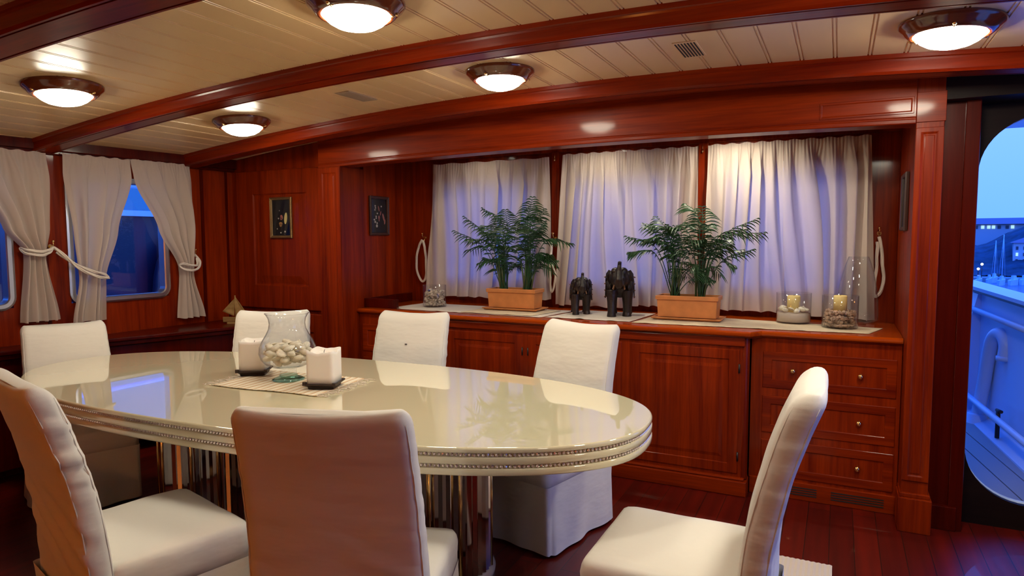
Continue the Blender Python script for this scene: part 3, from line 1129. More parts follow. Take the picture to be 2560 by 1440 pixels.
def even(n):
    out, j = [], 0
    for k in range(n):
        s = _L[-1] * k / n
        while _L[j + 1] < s:
            j += 1
        out.append(2 * PI * j / 4000 + 2 * PI / 4000 * (s - _L[j]) / (_L[j + 1] - _L[j]))
    return out


table = thing('dining_table', 'long oval cream lacquered dining table with crystal-studded rim', 'table', (TC[0], TC[1], 0), TR)
TH = even(260)
m = MB()
prof = [(0.30, 0.664), (0.012, 0.662), (0.003, 0.665), (0.0, 0.670), (0.0, 0.686), (0.002, 0.688), (0.012, 0.688), (0.012, 0.703), (0.002, 0.703), (0.0, 0.705), (0.0, 0.725), (0.002, 0.727),
        (0.012, 0.727), (0.012, 0.742), (0.002, 0.742), (0.0, 0.744), (0.0, 0.752), (0.002, 0.757), (0.007, 0.760), (0.30, 0.760)]
m.rings([[(*sup(t, i), z) for t in TH] for i, z in prof], True, True, True)
for f in m.b.faces:
    if len(f.verts) == 4 and abs(f.calc_center_median().z - 0.76) < 0.0005:
        f.smooth = False
top = m.build('tabletop', LACQUER, table)
bead_me = None
nb = 520
B = []
for k, t in enumerate(even(nb)):
    for z in (0.6955, 0.7345):
        x, y = sup(t, 0.0085)
        wx = TC[0] + x * math.cos(TR) - y * math.sin(TR)
        wy = TC[1] + x * math.sin(TR) + y * math.cos(TR)
        B.append((math.hypot(wx, wy), x, y, z, wx, wy))
# nearest beads that the chairs leave in sight
B.sort(key=lambda q: (not (q[4] > -1.35 and q[5] < 2.3), q[0]))
g = MB()
g.ball((0, 0, 0), 0.0062, sub=1, smooth=False)
b0 = g.build('crystal_bead', CRYSTAL, table, loc=B[0][1:4])
for q in B[1:100]:
    c = b0.copy()
    C.objects.link(c)
    c.location = q[1:4]
    c.rotation_euler = (random.random() * 3, random.random() * 3, 0)
g = MB()
for q in B[100:]:
    g.ball(Vector(q[1:4]), 0.0062, sub=1, smooth=False)
o = g.build('crystal_bead_rows', CRYSTAL, table)
o['kind'] = 'stuff'
for cx_ in (-0.60, 0.72):
    m = MB()
    n = 96
    for z0, z1, r0 in ((0.05, 0.66, 0.20),):
        ring = []
        for k in range(n):
            r = r0 + (0.008 if k % 2 else 0)
            a = 2 * PI * k / n
            ring.append((cx_ + r * 1.25 * math.cos(a), r * math.sin(a)))
        m.rings([[(x, y, z0) for x, y in ring], [(x, y, z1) for x, y in ring]], True, True, True, smooth=False)
    pd = m.build('pedestal', MIRROR, table)
    m = MB()
    m.lathe([(0.27, 0), (0.27, 0.03), (0.25, 0.05), (0.18, 0.05)], cx_, 0, 0, 48, True, True)
    m.build('pedestal_foot', LACQUER, pd)
    for a in (0.25, 0.9, 2.2, 2.9, 3.9, 4.35, 5.1, 5.6):
        m = MB()
        x, y = cx_ + 0.262 * math.cos(a), 0.214 * math.sin(a)
        m.tube([(x, y, 0.05), (x, y, 0.66)], 0.006, 6)
        m.build('brass_strip', BRASS, pd)

# ------------------------------------------------------------------ slip-covered chairs
def rrect(wd, dp, r, n=5):
    pts = []
    for cx_, cy_, a0 in ((wd / 2 - r, dp / 2 - r, 0), (-wd / 2 + r, dp / 2 - r, PI / 2), (-wd / 2 + r, -dp / 2 + r, PI), (wd / 2 - r, -dp / 2 + r, 3 * PI / 2)):
        for k in range(n):
            a = a0 + k * PI / 2 / (n - 1)
            pts.append((cx_ + r * math.cos(a), cy_ + r * math.sin(a)))
    return pts


def dense(pts, n):
    """resample closed outline to n points evenly"""
    L = [0]
    q = pts + [pts[0]]
    for a, b in zip(q, q[1:]):
        L.append(L[-1] + math.hypot(b[0] - a[0], b[1] - a[1]))
    out, j = [], 0
    for k in range(n):
        s = L[-1] * k / n
        while L[j + 1] < s:
            j += 1
        f = (s - L[j]) / max(1e-9, L[j + 1] - L[j])
        out.append((q[j][0] + (q[j + 1][0] - q[j][0]) * f, q[j][1] + (q[j + 1][1] - q[j][1]) * f))
    return out


def back_y(z):
    """rear-leaning curve of the back's centre line"""
    t = max(0, (z - 0.40) / 0.60)
    return -0.262 - 0.035 * t - 0.110 * t ** 2.1


def chair(label, wr=0.0, seed=1):
    rnd = random.Random(seed)

    def gather(z, s):
        a = noise.noise(Vector((seed, z * 30 + s * 3, 0))) + 0.6 * noise.noise(Vector((seed, z * 62, s)))
        return 0.010 * wr * a * max(0, min(1, (z - 0.45) * 4)) * min(1, max(0, (0.97 - z) * 12))
    t = thing('dining_chair', label, 'chair', group='white slip-covered dining chairs')
    # backrest
    m = MB()
    rings = []
    N = 72
    zs = [0.30 + 0.66 * k / 34 for k in range(35)] + [0.972, 0.982, 0.990, 0.996, 0.999]
    for z in zs:
        tt = (z - 0.3) / 0.7
        wd = 0.502 - 0.045 * tt
        th = 0.082
        if z > 0.955:
            f = (z - 0.955) / 0.0455
            k = math.sqrt(max(0, 1 - f * f))
            th = 0.012 + 0.070 * k
            wd = wd - 0.055 * (1 - k)
        pts = dense(rrect(wd, th, min(0.028, th * 0.45)), N)
        ring = []
        for x, y in pts:
            side = min(1, abs(x) / (wd / 2))
            dz = 0.0
            dy = 0.010 * (1 - side ** 2) * (1 if y > 0 else -0.6)          # cushion swell
            sag = -0.014 * (1 - (x / (wd / 2)) ** 2) * max(0, (z - 0.8) / 0.2)
            nz = noise.noise(Vector((x * 7 + seed, y * 9, z * 9))) * 0.004
            wx = 0
            if wr and side > 0.86:
                s = (1 if x > 0 else -1)
                wx = s * gather(z, s)
            # diagonal creases low on the rear face
            if y < 0 and z < 0.8:
                dy += 0.011 * wr * math.sin((z * 1.0 + x * 0.5) * 60) * max(0, 1 - abs(z - 0.52) / 0.2) * max(0, noise.noise(Vector((x * 4 + seed, z * 3, 1))) + 0.4)
            ring.append((x + wx, y + dy + back_y(z) + nz, z + sag))
        rings.append(ring)
    m.rings(rings, True, True, True)
    for f in m.b.faces:
        f.smooth = True
    back = m.build('backrest', COVER, t)
    # seam piping up both side edges, front and rear
    for sx in (-1, 1):
        for sy in (-1, 1):
            pts = []
            for k in range(26):
                z = 0.32 + 0.645 * k / 25
                wd = 0.502 - 0.045 * (z - 0.3) / 0.7
                pts.append((sx * (wd / 2 - 0.0085 + (gather(z, sx) if wr else 0)), back_y(z) + sy * 0.0328 + noise.noise(Vector((sx * wd / 2 * 7 + seed, sy * 0.35, z * 9))) * 0.004, z))
            m = MB()
            m.tube(pts, [0.0024] * 20 + [0.0022, 0.002, 0.0016, 0.0012, 0.0008, 0.0004], 6)
            m.build('seam_piping', COVER, back)
    # seat cushion
    m = MB()
    rings = []
    for z, ins in ((0.315, 0.0), (0.36, 0.0), (0.40, -0.002), (0.422, 0.002), (0.434, 0.009), (0.440, 0.022), (0.444, 0.06), (0.447, 0.14)):
        pts = dense(rrect(0.50 - 2 * ins, 0.48 - 2 * ins, 0.03 if ins < 0.03 else 0.02), 80)
        rings.append([(x, y, z + noise.noise(Vector((x * 6 + seed, y * 6, 0))) * 0.004) for x, y in pts])
    m.rings(rings, True, True, True)
    for f in m.b.faces:
        f.smooth = True
    m.build('seat', COVER, t)
    # skirt to the floor with kick pleats at the corners
    m = MB()
    rings = []
    base = dense(rrect(0.502, 0.56, 0.012), 160)
    for k in range(16):
        v = k / 15
        z = 0.325 - 0.31 * v
        ring = []
        for i, (x, y) in enumerate(base):
            L_ = math.hypot(x, y)
            cn = max(0, 1 - (abs(abs(x) - 0.251) + abs(abs(y) - 0.28)) / 0.05)
            wv = 0.007 * v * math.sin(i * 0.42 + seed) + 0.012 * v * math.sin(i * 0.16 + seed * 2.3) - 0.035 * cn * v ** 0.7 * (1 if (i % 8) < 4 else 0.4)
            fl = 0.018 * v
            ring.append((x + (x / L_) * (wv + fl), y - 0.04 + (y / L_) * (wv + fl), z))
        rings.append(ring)
    m.rings(rings, True, False, False)
    m.build('skirt', COVER, t)
    return t


def place(t, x, y, fx, fy, sz=1.0, sx=1.0, sy=1.0):
    t.location = (x, y, 0)
    t.rotation_euler = (0, 0, math.atan2(-fx, fy))
    t.scale = (sx, sy, sz)


GC = 'white slip-covered dining chairs'
specs = [
    ('white covered chair on the far side at the table middle, dark fleck on its back', 0.8, 2, -2.275, 2.985, 0.163, -0.987, 1.0),
    ('white covered chair on the far side nearest the sideboard doors', 0.15, 3, -1.325, 2.955, -0.24, -0.97, 1.0),
    ('white covered chair on the far side behind the glass bowl', 0.3, 4, -3.05, 2.78, 0.515, -0.857, 0.992),
    ('white covered chair at the left head of the table below the windows', 0.2, 5, -3.77, 2.19, 0.93, -0.36, 0.952),
    ('large white covered chair in the near foreground with its brown-shaded back to the viewer', 0.3, 6, -1.338, 1.640, -0.36, 0.93, 1.008),
    ('white covered chair at the lower left edge with wrinkled side seam', 1.7, 7, -2.145, 1.475, 0.25, 0.968, 1.035),
    ('white covered chair at the right end of the table seen from the side', 0.25, 9, -0.455, 2.11, -1.0, 0.0, 1.035),
    ('white covered chair whose seat alone shows at the lower left corner', 0.2, 11, -3.30, 1.22, 0.5, 0.866, 1.0),
]
for lab, wr, sd, x, y, fx, fy, sz in specs:
    ch = chair(lab, wr, sd)
    place(ch, x, y, fx, fy, sz, {6: 1.06, 7: 1.08, 5: 0.93}.get(sd, 1.0), {6: 0.89, 7: 0.94}.get(sd, 1.0))
    if sd == 2:
        m = MB()
        m.box(0.0, 0.012, back_y(0.80) + 0.047, back_y(0.80) + 0.0535, 0.81, 0.8145)
        m.build('dark_fleck', DARKMETAL, ch)

# ------------------------------------------------------------------ table centre pieces
ZT = 0.760
# fringed striped mat
t = thing('table_mat', 'striped cream and brown cotton mat with fringed ends under the glass bowl', 'mat', (-2.345, 2.335, ZT), math.radians(5))
HW, HD = 0.300, 0.190
m = MB()
rows = []
NX, NY = 40, 20
for j in range(NY + 1):
    row = []
    for i in range(NX + 1):
        x = -HW + 2 * HW * i / NX
        y = -HD + 2 * HD * j / NY
        row.append((x, y + 0.006 * math.sin(x * 14), 0.002 + 0.0012 * (1 + math.sin(x * 40) * math.sin(y * 30)) + (0.002 if j in (0, NY) else 0)))
    rows.append(row)
m.rings(rows, False, False, False)
m.build('woven_cloth', STRIPED, t, solid=0.002)
for sx in (-1, 1):
    m = MB()
    for k in range(26):
        y = -HD + 2 * HD * (k + 0.5) / 26
        L_ = random.uniform(0.04, 0.075)
        dy = random.uniform(-0.02, 0.02)
        m.tube([(sx * (HW - 0.004), y, 0.003), (sx * (HW + L_ * 0.4), y + dy * 0.3, 0.006), (sx * (HW + L_ * 0.75), y + dy, 0.004), (sx * (HW + L_), y + dy * 0.6, 0.003)], 0.0018, 5)
    for k in range(5):
        y = -HD + 2 * HD * (k + 0.3) / 5
        pts = [(sx * (HW + 0.02 + 0.024 * math.cos(a)), y + 0.03 * math.sin(a), 0.005) for a in [q * 0.6 for q in range(11)]]
        m.tube(pts, 0.0018, 5)
    o = m.build('fringe', LINENW, t)

# footed glass bowl
BX, BY, BZ = -2.388, 2.372, ZT + 0.0055
t = thing('glass_bowl', 'footed glass bowl with flared rim holding white shells', 'bowl', (BX, BY, BZ))
outer_p = [(0.001, 0.0), (0.072, 0.0), (0.074, 0.004), (0.060, 0.009), (0.040, 0.014), (0.0385, 0.022), (0.0385, 0.056), (0.046, 0.061), (0.075, 0.066), (0.105, 0.080), (0.126, 0.103), (0.135, 0.132), (0.132, 0.162), (0.119, 0.192), (0.101, 0.222),
           (0.088, 0.250), (0.084, 0.275), (0.088, 0.300), (0.098, 0.318), (0.104, 0.325)]
inner_p = [(0.1015, 0.3255), (0.0955, 0.318), (0.0855, 0.300), (0.0815, 0.275), (0.0855, 0.250), (0.0985, 0.222), (0.1165, 0.192), (0.1295, 0.162), (0.1325, 0.132), (0.1235, 0.104), (0.103, 0.083), (0.073, 0.070), (0.04, 0.066), (0.001, 0.065)]
m = MB()
m.lathe([(r, z) for r, z in outer_p + inner_p], n=64)
m.build('bowl_body', GLASS, t)
m = MB()
m.lathe([(0.001, -0.0012), (0.076, -0.0012), (0.078, 0.003), (0.062, 0.0105), (0.044, 0.0165), (0.0425, 0.024), (0.0388, 0.024), (0.0392, 0.0145), (0.060, 0.0092), (0.0745, 0.004), (0.0725, -0.0004), (0.001, -0.0004)], n=48)
m.build('foot', GLASSG, t)


def shell_mb(kind, r):
    m = MB()
    if kind == 0:      # ribbed scallop
        rings = []
        for j in range(7):
            v = j / 6
            ring = []
            for k in range(20):
                a = 2 * PI * k / 20
                rr = r * math.sin(v * PI * 0.5 + 0.05) * (1 + 0.08 * (k % 2))
                ring.append((rr * math.cos(a), rr * 0.85 * math.sin(a), r * 0.42 * math.cos(v * PI * 0.5)))
            rings.append(ring)
        m.rings(rings, True, True, True)
    elif kind == 1:    # spiral whelk
        pts, rs = [], []
        for k in range(30):
            f = k / 29
            a = f * 5.5 * PI
            rr = r * 0.45 * (1 - f)
            pts.append((rr * math.cos(a), rr * math.sin(a), r * 1.1 * f - r * 0.3))
            rs.append(r * 0.55 * (1 - f) + 0.0006)
        m.tube(pts, rs, 8)
    else:
        m.ball((0, 0, 0), r, 1.2, 0.8, 0.62, 2, jit=0.05)
    return m


GS = 'white shells in the glass bowl'
protos = []
random.seed(5)
spots = []
for ring, (zz, rad, nn) in enumerate(((0.090, 0.055, 7), (0.090, 0.0, 1), (0.112, 0.088, 10), (0.114, 0.042, 5), (0.140, 0.098, 10), (0.142, 0.052, 6), (0.144, 0.0, 1), (0.165, 0.085, 8), (0.168, 0.035, 4))):
    for k in range(nn):
        a = 2 * PI * (k + 0.3 * ring) / nn + random.uniform(-0.1, 0.1)
        spots.append((rad * math.cos(a), rad * math.sin(a), zz + random.uniform(-0.003, 0.003)))
for k, (x, y, z) in enumerate(spots):
    kind = k % 3
    if k < 3:
        o = shell_mb(kind, 0.026).build('seashell', SHELL)
        protos.append(o)
    else:
        o = protos[kind].copy()
        C.objects.link(o)
    o.location = (BX + x, BY + y, BZ + z)
    s = random.uniform(0.80, 1.08)
    o.scale = (s, s, s)
    o.rotation_euler = (random.uniform(-0.6, 0.6), random.uniform(-0.6, 0.6), random.random() * 6)
    tag(o, 'white seashell piled inside the footed glass bowl', 'shell', GS)


def sq_candle(label, x, y, rot, hgt, dip, seed):
    t = thing('candle', label, 'candle', (x, y, ZT + 0.005), rot, 'white block candles on the table')
    m = MB()
    m.rings([[(px_, py_, z) for px_, py_ in rrect(wd, wd, 0.012)] for wd, z in ((0.10, 0), (0.118, 0.0), (0.122, 0.010), (0.150, 0.020), (0.152, 0.026), (0.140, 0.026), (0.12, 0.016))], True, True, True, smooth=False)
    h = m.build('candle_dish', DARKMETAL, t)
    m = MB()
    m.box(-0.076, -0.062, -0.076, -0.062, 0.02, 0.036)
    m.box(0.062, 0.076, -0.076, -0.062, 0.02, 0.032)
    m.build('dish_corner', DARKMETAL, h)
    m = MB()
    N = 64
    rings = []
    wd = 0.128

    def ht(x, y):
        e = max(abs(x), abs(y)) / (wd / 2)
        cn = (abs(x) * abs(y)) / (wd / 2) ** 2
        return hgt - dip * (1 - cn) * (1.0 if y < 0 else 0.6) + 0.006 * noise.noise(Vector((x * 30, y * 30, seed)))
    for f in (0, 0.25, 0.5, 0.75, 0.9, 1.0):
        rings.append([(px_ * (1 + 0.01 * noise.noise(Vector((px_ * 20, py_ * 20, f * 4 + seed)))), py_, 0.018 + (ht(px_, py_) - 0.018) * f) for px_, py_ in dense(rrect(wd, wd, 0.014), N)])
    rings.append([(px_, py_, ht(px_, py_) - 0.001) for px_, py_ in dense(rrect(wd - 0.012, wd - 0.012, 0.012), N)])
    rings.append([(px_, py_, ht(px_ * 1.2, py_ * 1.2) - 0.018) for px_, py_ in dense(rrect(wd - 0.03, wd - 0.03, 0.02), N)])
    m.rings(rings, True, True, True)
    m.build('wax_block', WAX, t)
    m = MB()
    m.tube([(0, 0, hgt - 0.04), (0.001, 0, hgt - 0.012), (0.004, 0.001, hgt - 0.004)], 0.0014, 6)
    m.build('wick', DARKMETAL, t)
    return t


sq_candle('white block candle left of the glass bowl on a dark dish', -2.645, 2.40, math.radians(34), 0.175, 0.004, 1)
sq_candle('white block candle right of the glass bowl with sagging top', -2.118, 2.325, math.radians(22), 0.178, 0.014, 2)

# ------------------------------------------------------------------ things on the worktop
ZW = 0.932


def runner(label, pts, z, mat, seed):
    """cloth lying flat; pts = outline corners in order (front-left, front-right, back-right, back-left)"""
    rnd = random.Random(seed)
    a, b, c, d = [Vector((*p, 0)) for p in pts]
    m = MB()
    NU, NV = 60, 12
    rows = []
    for j in range(NV + 1):
        v = j / NV
        row = []
        for i in range(NU + 1):
            u = i / NU
            p = (a.lerp(b, u)).lerp(d.lerp(c, u), v)
            nz = noise.noise(Vector((p.x * 9 + seed, p.y * 9, 0)))
            edge = 0.006 * max(0, noise.noise(Vector((p.x * 14, seed, 2)))) if j == 0 else 0
            p.y += 0.006 * noise.noise(Vector((p.x * 12 + seed, 0, 5))) * (1 - v)
            row.append((p.x, p.y, z + 0.0015 + 0.0010 * (1 + nz) + edge))
        rows.append(row)
    m.rings(rows, False, False, False)
    o = m.build('runner_cloth', mat, solid=0.0015)
    return tag(o, label, 'cloth', 'linen runners on the sideboard')


runner('beige linen runner under the shell jar and left planter', [(-2.98, 3.965), (-1.73, 3.90), (-1.66, 4.36), (-2.95, 4.40)], ZW, LINENW, 1)
runner('pale linen runner under the two elephant carvings', [(-1.70, 3.93), (-1.14, 3.93), (-1.10, 4.42), (-1.62, 4.42)], ZW + 0.0005, LINENW, 2)
runner('beige linen runner under the right planter and glass candle vases', [(-1.12, 3.90), (0.155, 3.97), (0.235, 4.24), (-1.06, 4.42)], ZW + 0.0003, LINEN, 3)
runner('small tan linen square under the left planter', [(-2.34, 3.93), (-1.80, 3.91), (-1.74, 4.30), (-2.30, 4.33)], ZW + 0.0045, LINEN, 4)
ZC = ZW + 0.0065


def frond(m, base, tip, bend, n, ll, seed):
    """arching stem with paired drooping leaflets"""
    rnd = random.Random(seed)
    base, tip = Vector(base), Vector(tip)
    out = Vector((tip.x - base.x, tip.y - base.y, 0))
    out = out.normalized() if out.length > 1e-4 else Vector((1, 0, 0))
    mid = base.lerp(tip, 0.55) + Vector((0, 0, bend * 1.6)) - out * 0.3 * (tip - base).length * 0.35
    P = catmull([base, mid, tip], 12)
    m.tube(P, [0.0030 * (1 - 0.8 * i / (len(P) - 1)) + 0.0005 for i in range(len(P))], 5)
    N_ = len(P)
    for k in range(n):
        f = 0.40 + 0.60 * k / (n - 1)
        q = f * (N_ - 1)
        i = min(int(q), N_ - 2)
        p = P[i].lerp(P[i + 1], q - i)
        t = (P[i + 1] - P[i]).normalized()
        sd = t.cross(Vector((0, 0, 1)))
        sd = sd.normalized() if sd.length > 0.05 else Vector((1, 0, 0))
        up = sd.cross(t).normalized()
        L_ = ll * math.sin(PI * (0.18 + 0.74 * (k / (n - 1)))) * rnd.uniform(0.85, 1.1)
        for s in (-1, 1):
            d = (sd * s + t * 0.75 + up * rnd.uniform(-0.05, 0.25)).normalized()
            wv = t * 0.0040 + up * 0.0015
            pts = []
            for g in range(6):
                h = g / 5
                c = p + d * L_ * h + Vector((0, 0, -0.62 * L_ * h * h))
                wdt = math.sin(PI * min(1, 0.12 + h * 0.88)) ** 0.7 * (1 if g < 5 else 0)
                pts.append((c + wv * wdt, c - wv * wdt))
            for (a, b), (c_, d_) in zip(pts, pts[1:]):
                v = [m.b.verts.new(q_) for q_ in (a, b, d_, c_)]
                f_ = m.b.faces.new(v)
                f_.smooth = True


def palm(label, cx_, cy_, fr, seed):
    t = thing('potted_palm', label, 'potted plant', (cx_, cy_, ZC + (0.004 if cx_ < -1.5 else 0)), 0.0, 'parlour palms in troughs')
    m = MB()
    L2, D2, H_ = 0.185, 0.075, 0.150
    m.rings([[(sx * (L2 + dx), sy * (D2 + dx), z) for sx, sy in ((-1, -1), (1, -1), (1, 1), (-1, 1))] for dx, z in
             ((-0.008, 0.016), (-0.002, H_ - 0.026), (0.006, H_ - 0.026), (0.007, H_ - 0.004), (0.004, H_), (-0.008, H_), (-0.010, H_ - 0.03))], True, True, True, smooth=False)
    m.build('trough', TERRA, t, bevel=0.002)
    m = MB()
    m.rings([[(sx * (L2 + dx), sy * (D2 + dx), z) for sx, sy in ((-1, -1), (1, -1), (1, 1), (-1, 1))] for dx, z in
             ((0.010, 0), (0.028, 0.010), (0.028, 0.016), (0.020, 0.016), (0.012, 0.008))], True, True, True, smooth=False)
    m.build('saucer', TERRA, t, bevel=0.0015)
    m = MB()
    m.box(-L2 + 0.012, L2 - 0.012, -D2 + 0.012, D2 - 0.012, H_ - 0.04, H_ - 0.014)
    m.build('soil', SOIL, t)
    rnd = random.Random(seed)
    for k, (bx, tx, ty, tz, bend, n, ll) in enumerate(fr):
        m = MB()
        frond(m, (bx + rnd.uniform(-0.015, 0.015), rnd.uniform(-0.03, 0.03), H_ - 0.02), (tx, ty, tz), bend, n, ll, seed * 50 + k)
        m.build('frond', LEAF, t, recalc=False)
    for bx in sorted(set(round(q[0], 2) for q in fr)):
        for k in range(5):
            m = MB()
            x = bx + rnd.uniform(-0.03, 0.03)
            m.tube([(x, rnd.uniform(-0.03, 0.03), H_ - 0.02), (x + rnd.uniform(-0.03, 0.03) + (x - bx) * 0.8, rnd.uniform(-0.04, 0.04), H_ + rnd.uniform(0.14, 0.22))], [0.0075, 0.005], 7)
            m.build('cane', STEM, t)
    return t


def crown(cx0, cx1, spec, seed):
    rnd = random.Random(seed)
    out = []
    for bx, tx, tz in spec:
        out.append((bx, tx, rnd.uniform(-0.10, 0.10), tz, rnd.uniform(0.04, 0.10), rnd.choice((11, 12, 14)), rnd.uniform(0.115, 0.15)))
    # low filler fronds
    for bx in (cx0, cx1):
        for k in range(17):
            a = rnd.uniform(-0.24, 0.24)
            out.append((bx, bx + a, rnd.uniform(-0.12, 0.12), rnd.uniform(0.24, 0.60), rnd.uniform(0.03, 0.09), 9, rnd.uniform(0.085, 0.125)))
    return out


palm('potted palm in the left terracotta trough, darker foliage, beside the small elephant', -2.055, 4.21,
     crown(-0.08, 0.10, [(-0.08, -0.46, 0.56), (-0.08, -0.36, 0.66), (-0.08, -0.42, 0.42), (-0.08, -0.24, 0.72), (-0.08, -0.18, 0.66), (-0.08, -0.02, 0.62), (-0.08, -0.30, 0.60), (-0.08, -0.40, 0.50), (-0.08, -0.05, 0.70),
                         (0.10, 0.18, 0.78), (0.10, 0.10, 0.74), (0.10, 0.24, 0.70), (0.10, 0.20, 0.62), (0.10, 0.02, 0.60), (0.10, 0.44, 0.47), (0.10, 0.28, 0.50), (0.10, 0.14, 0.66), (0.10, 0.26, 0.40)], 4), 4)
palm('potted palm in the right terracotta trough, greener foliage, before the brightest curtain', -0.835, 4.19,
     crown(-0.09, 0.07, [(-0.09, -0.40, 0.52), (-0.09, -0.30, 0.60), (-0.09, -0.36, 0.42), (-0.09, -0.22, 0.64), (-0.09, -0.12, 0.56), (-0.09, -0.28, 0.50), (-0.09, -0.05, 0.60), (-0.09, -0.18, 0.50),
                         (0.07, -0.04, 0.72), (0.07, 0.06, 0.70), (0.07, 0.40, 0.62), (0.07, 0.34, 0.56), (0.07, 0.44, 0.54), (0.07, 0.38, 0.44), (0.07, 0.22, 0.50), (0.07, 0.02, 0.62), (0.07, 0.26, 0.34)], 9), 9)


def elephant(label, x, y, rot, h, seed):
    """carved elephant, trunk raised over its brow; built facing -y, height h"""
    t = thing('elephant_figurine', label, 'figurine', (x, y, ZW + 0.0045), rot, 'dark carved elephants')
    s = h / 0.36
    m = MB()
    V = lambda *a: Vector(a) * s
    m.ball(V(0, 0.05, 0.200), 0.088 * s, 0.92, 1.40, 1.0, 3)
    m.ball(V(0, 0.11, 0.205), 0.080 * s, 0.95, 1.0, 1.0, 3)
    m.ball(V(0, -0.075, 0.245), 0.060 * s, 0.98, 0.95, 1.15, 3)
    m.ball(V(0.024, -0.085, 0.292), 0.030 * s, 1, 1, 0.9, 2)
    m.ball(V(-0.024, -0.085, 0.292), 0.030 * s, 1, 1, 0.9, 2)
    m.tube([V(0, -0.03, 0.22), V(0, -0.08, 0.24)], 0.055 * s, 14)
    for lx_, ly, st in ((-0.048, -0.045, -0.02), (0.048, -0.030, 0.01), (-0.050, 0.13, 0.01), (0.050, 0.145, -0.01)):
        m.tube([V(lx_, ly, 0.17), V(lx_, ly + st * 0.5, 0.09), V(lx_, ly + st, 0.03), V(lx_, ly + st, 0.0)], [0.040 * s, 0.029 * s, 0.026 * s, 0.031 * s], 14)
    m.tube([V(0, -0.120, 0.225), V(0, -0.160, 0.215), V(0, -0.182, 0.245), V(0, -0.165, 0.295), V(0.002, -0.145, 0.330), V(0.004, -0.150, 0.358)], [0.034 * s, 0.027 * s, 0.021 * s, 0.017 * s, 0.013 * s, 0.012 * s], 12)
    m.ball(V(0, -0.115, 0.195), 0.022 * s, 1, 1, 0.8, 2)
    m.tube([V(0, 0.17, 0.24), V(0.008, 0.20, 0.18), V(0.01, 0.198, 0.10)], [0.010 * s, 0.007 * s, 0.009 * s], 8)
    o = m.build('body', EBONY, t)
    md = o.modifiers.new('merge', 'REMESH')
    md.mode = 'VOXEL'
    md.voxel_size = 0.0045 * s
    md.use_smooth_shade = True
    for sx in (-1, 1):
        m = MB()
        ring = [(0.045, -0.075, 0.290), (0.068, -0.055, 0.300), (0.084, -0.035, 0.275), (0.090, -0.025, 0.225), (0.084, -0.035, 0.170), (0.066, -0.056, 0.150), (0.052, -0.078, 0.190)]
        pts = [V(sx * a, b, c) for a, b, c in ring]
        cen = sum(pts, Vector()) / len(pts) + V(0, -0.006, 0)
        for k in range(len(pts)):
            m.face([cen, pts[k], pts[(k + 1) % len(pts)]], True)
        m.build('ear', EBONY, t, solid=0.006 * s)
        m = MB()
        m.tube([V(sx * 0.028, -0.125, 0.205), V(sx * 0.036, -0.155, 0.185), V(sx * 0.036, -0.180, 0.190)], [0.007 * s, 0.006 * s, 0.002 * s], 8)
        m.build('tusk', TUSK, t)
    # saddle cloth with tassels
    m = MB()
    rings = []
    for j in range(9):
        yv = -0.015 + 0.145 * j / 8
        row = []
        for k in range(17):
            a = -2.3 + 4.6 * k / 16
            r_ = 0.090
            row.append(V(r_ * (math.sin(a) if abs(a) < 1.57 else math.copysign(1.0 + 0.03 * (abs(a) - 1.57), a)), yv, 0.200 + 0.102 * max(0, math.cos(a)) - (0.115 * (abs(a) - 1.57) if abs(a) > 1.57 else 0)))
        rings.append(row)
    m.rings(rings, False, False, False)
    m.build('saddle_cloth', EBONY, t, solid=0.005 * s)
    for sx in (-1, 1):
        for k in range(4):
            m = MB()
            p = V(sx * 0.088, -0.012 + 0.0 * k, 0.255 - 0.042 * k)
            m.tube([p, p + V(sx * 0.010, -0.003, -0.006)], [0.003 * s, 0.005 * s], 7)
            m.build('tassel', TUSK, t)
    return t


elephant('smaller dark carved elephant figurine, turned slightly, left of the other elephant', -1.555, 4.20, 0.42, 0.285, 1)
elephant('taller dark carved elephant figurine facing the room between the planters', -1.285, 4.20, 0.26, 0.365, 2)


def cyl_vase(name, label, x, y, r, h, cat='vase', g='straight glass cylinder vases', taper=1.0):
    t = thing(name, label, cat, (x, y, ZC), group=g)
    m = MB()
    m.lathe([(0.001, 0), (r * 0.97, 0), (r, 0.004), (r * taper, h - 0.001), (r * taper - 0.001, h), (r * taper - 0.002, h - 0.001), (r - 0.0025, 0.008), (r * 0.9, 0.0065), (0.001, 0.0065)], n=48)
    m.build('glass_wall', GLASS, t)
    return t


def pile(name, mat, x, y, z0, z1, r, size, n, label, cat, seed, sub=1):
    rnd = random.Random(seed)
    m = MB()
    layers = max(1, int((z1 - z0) / (size * 1.15)))
    cnt = 0
    for L_ in range(layers):
        z = z0 + size * 0.6 + (z1 - z0 - size) * L_ / max(1, layers - 1)
        per = n // layers
        for k in range(per):
            rr = (r - size * 0.95) * math.sqrt((k + 0.5) / per)
            a = k * 2.39996 + L_
            s = size * rnd.uniform(0.75, 1.0)
            rot = Matrix.Rotation(rnd.random() * 6, 3, 'X') @ Matrix.Rotation(rnd.random() * 6, 3, 'Z')
            m.ball((x + rr * math.cos(a), y + rr * math.sin(a), z + rnd.uniform(-0.75, 0.75) * size * (0.2 if L_ == 0 else 1)), s, 1.0, 0.8, 0.45, sub, rot=rot, jit=0.18, smooth=False)
    o = m.build(name, mat)
    return tag(o, label, cat, kind='stuff')


ZI = ZC + 0.0075
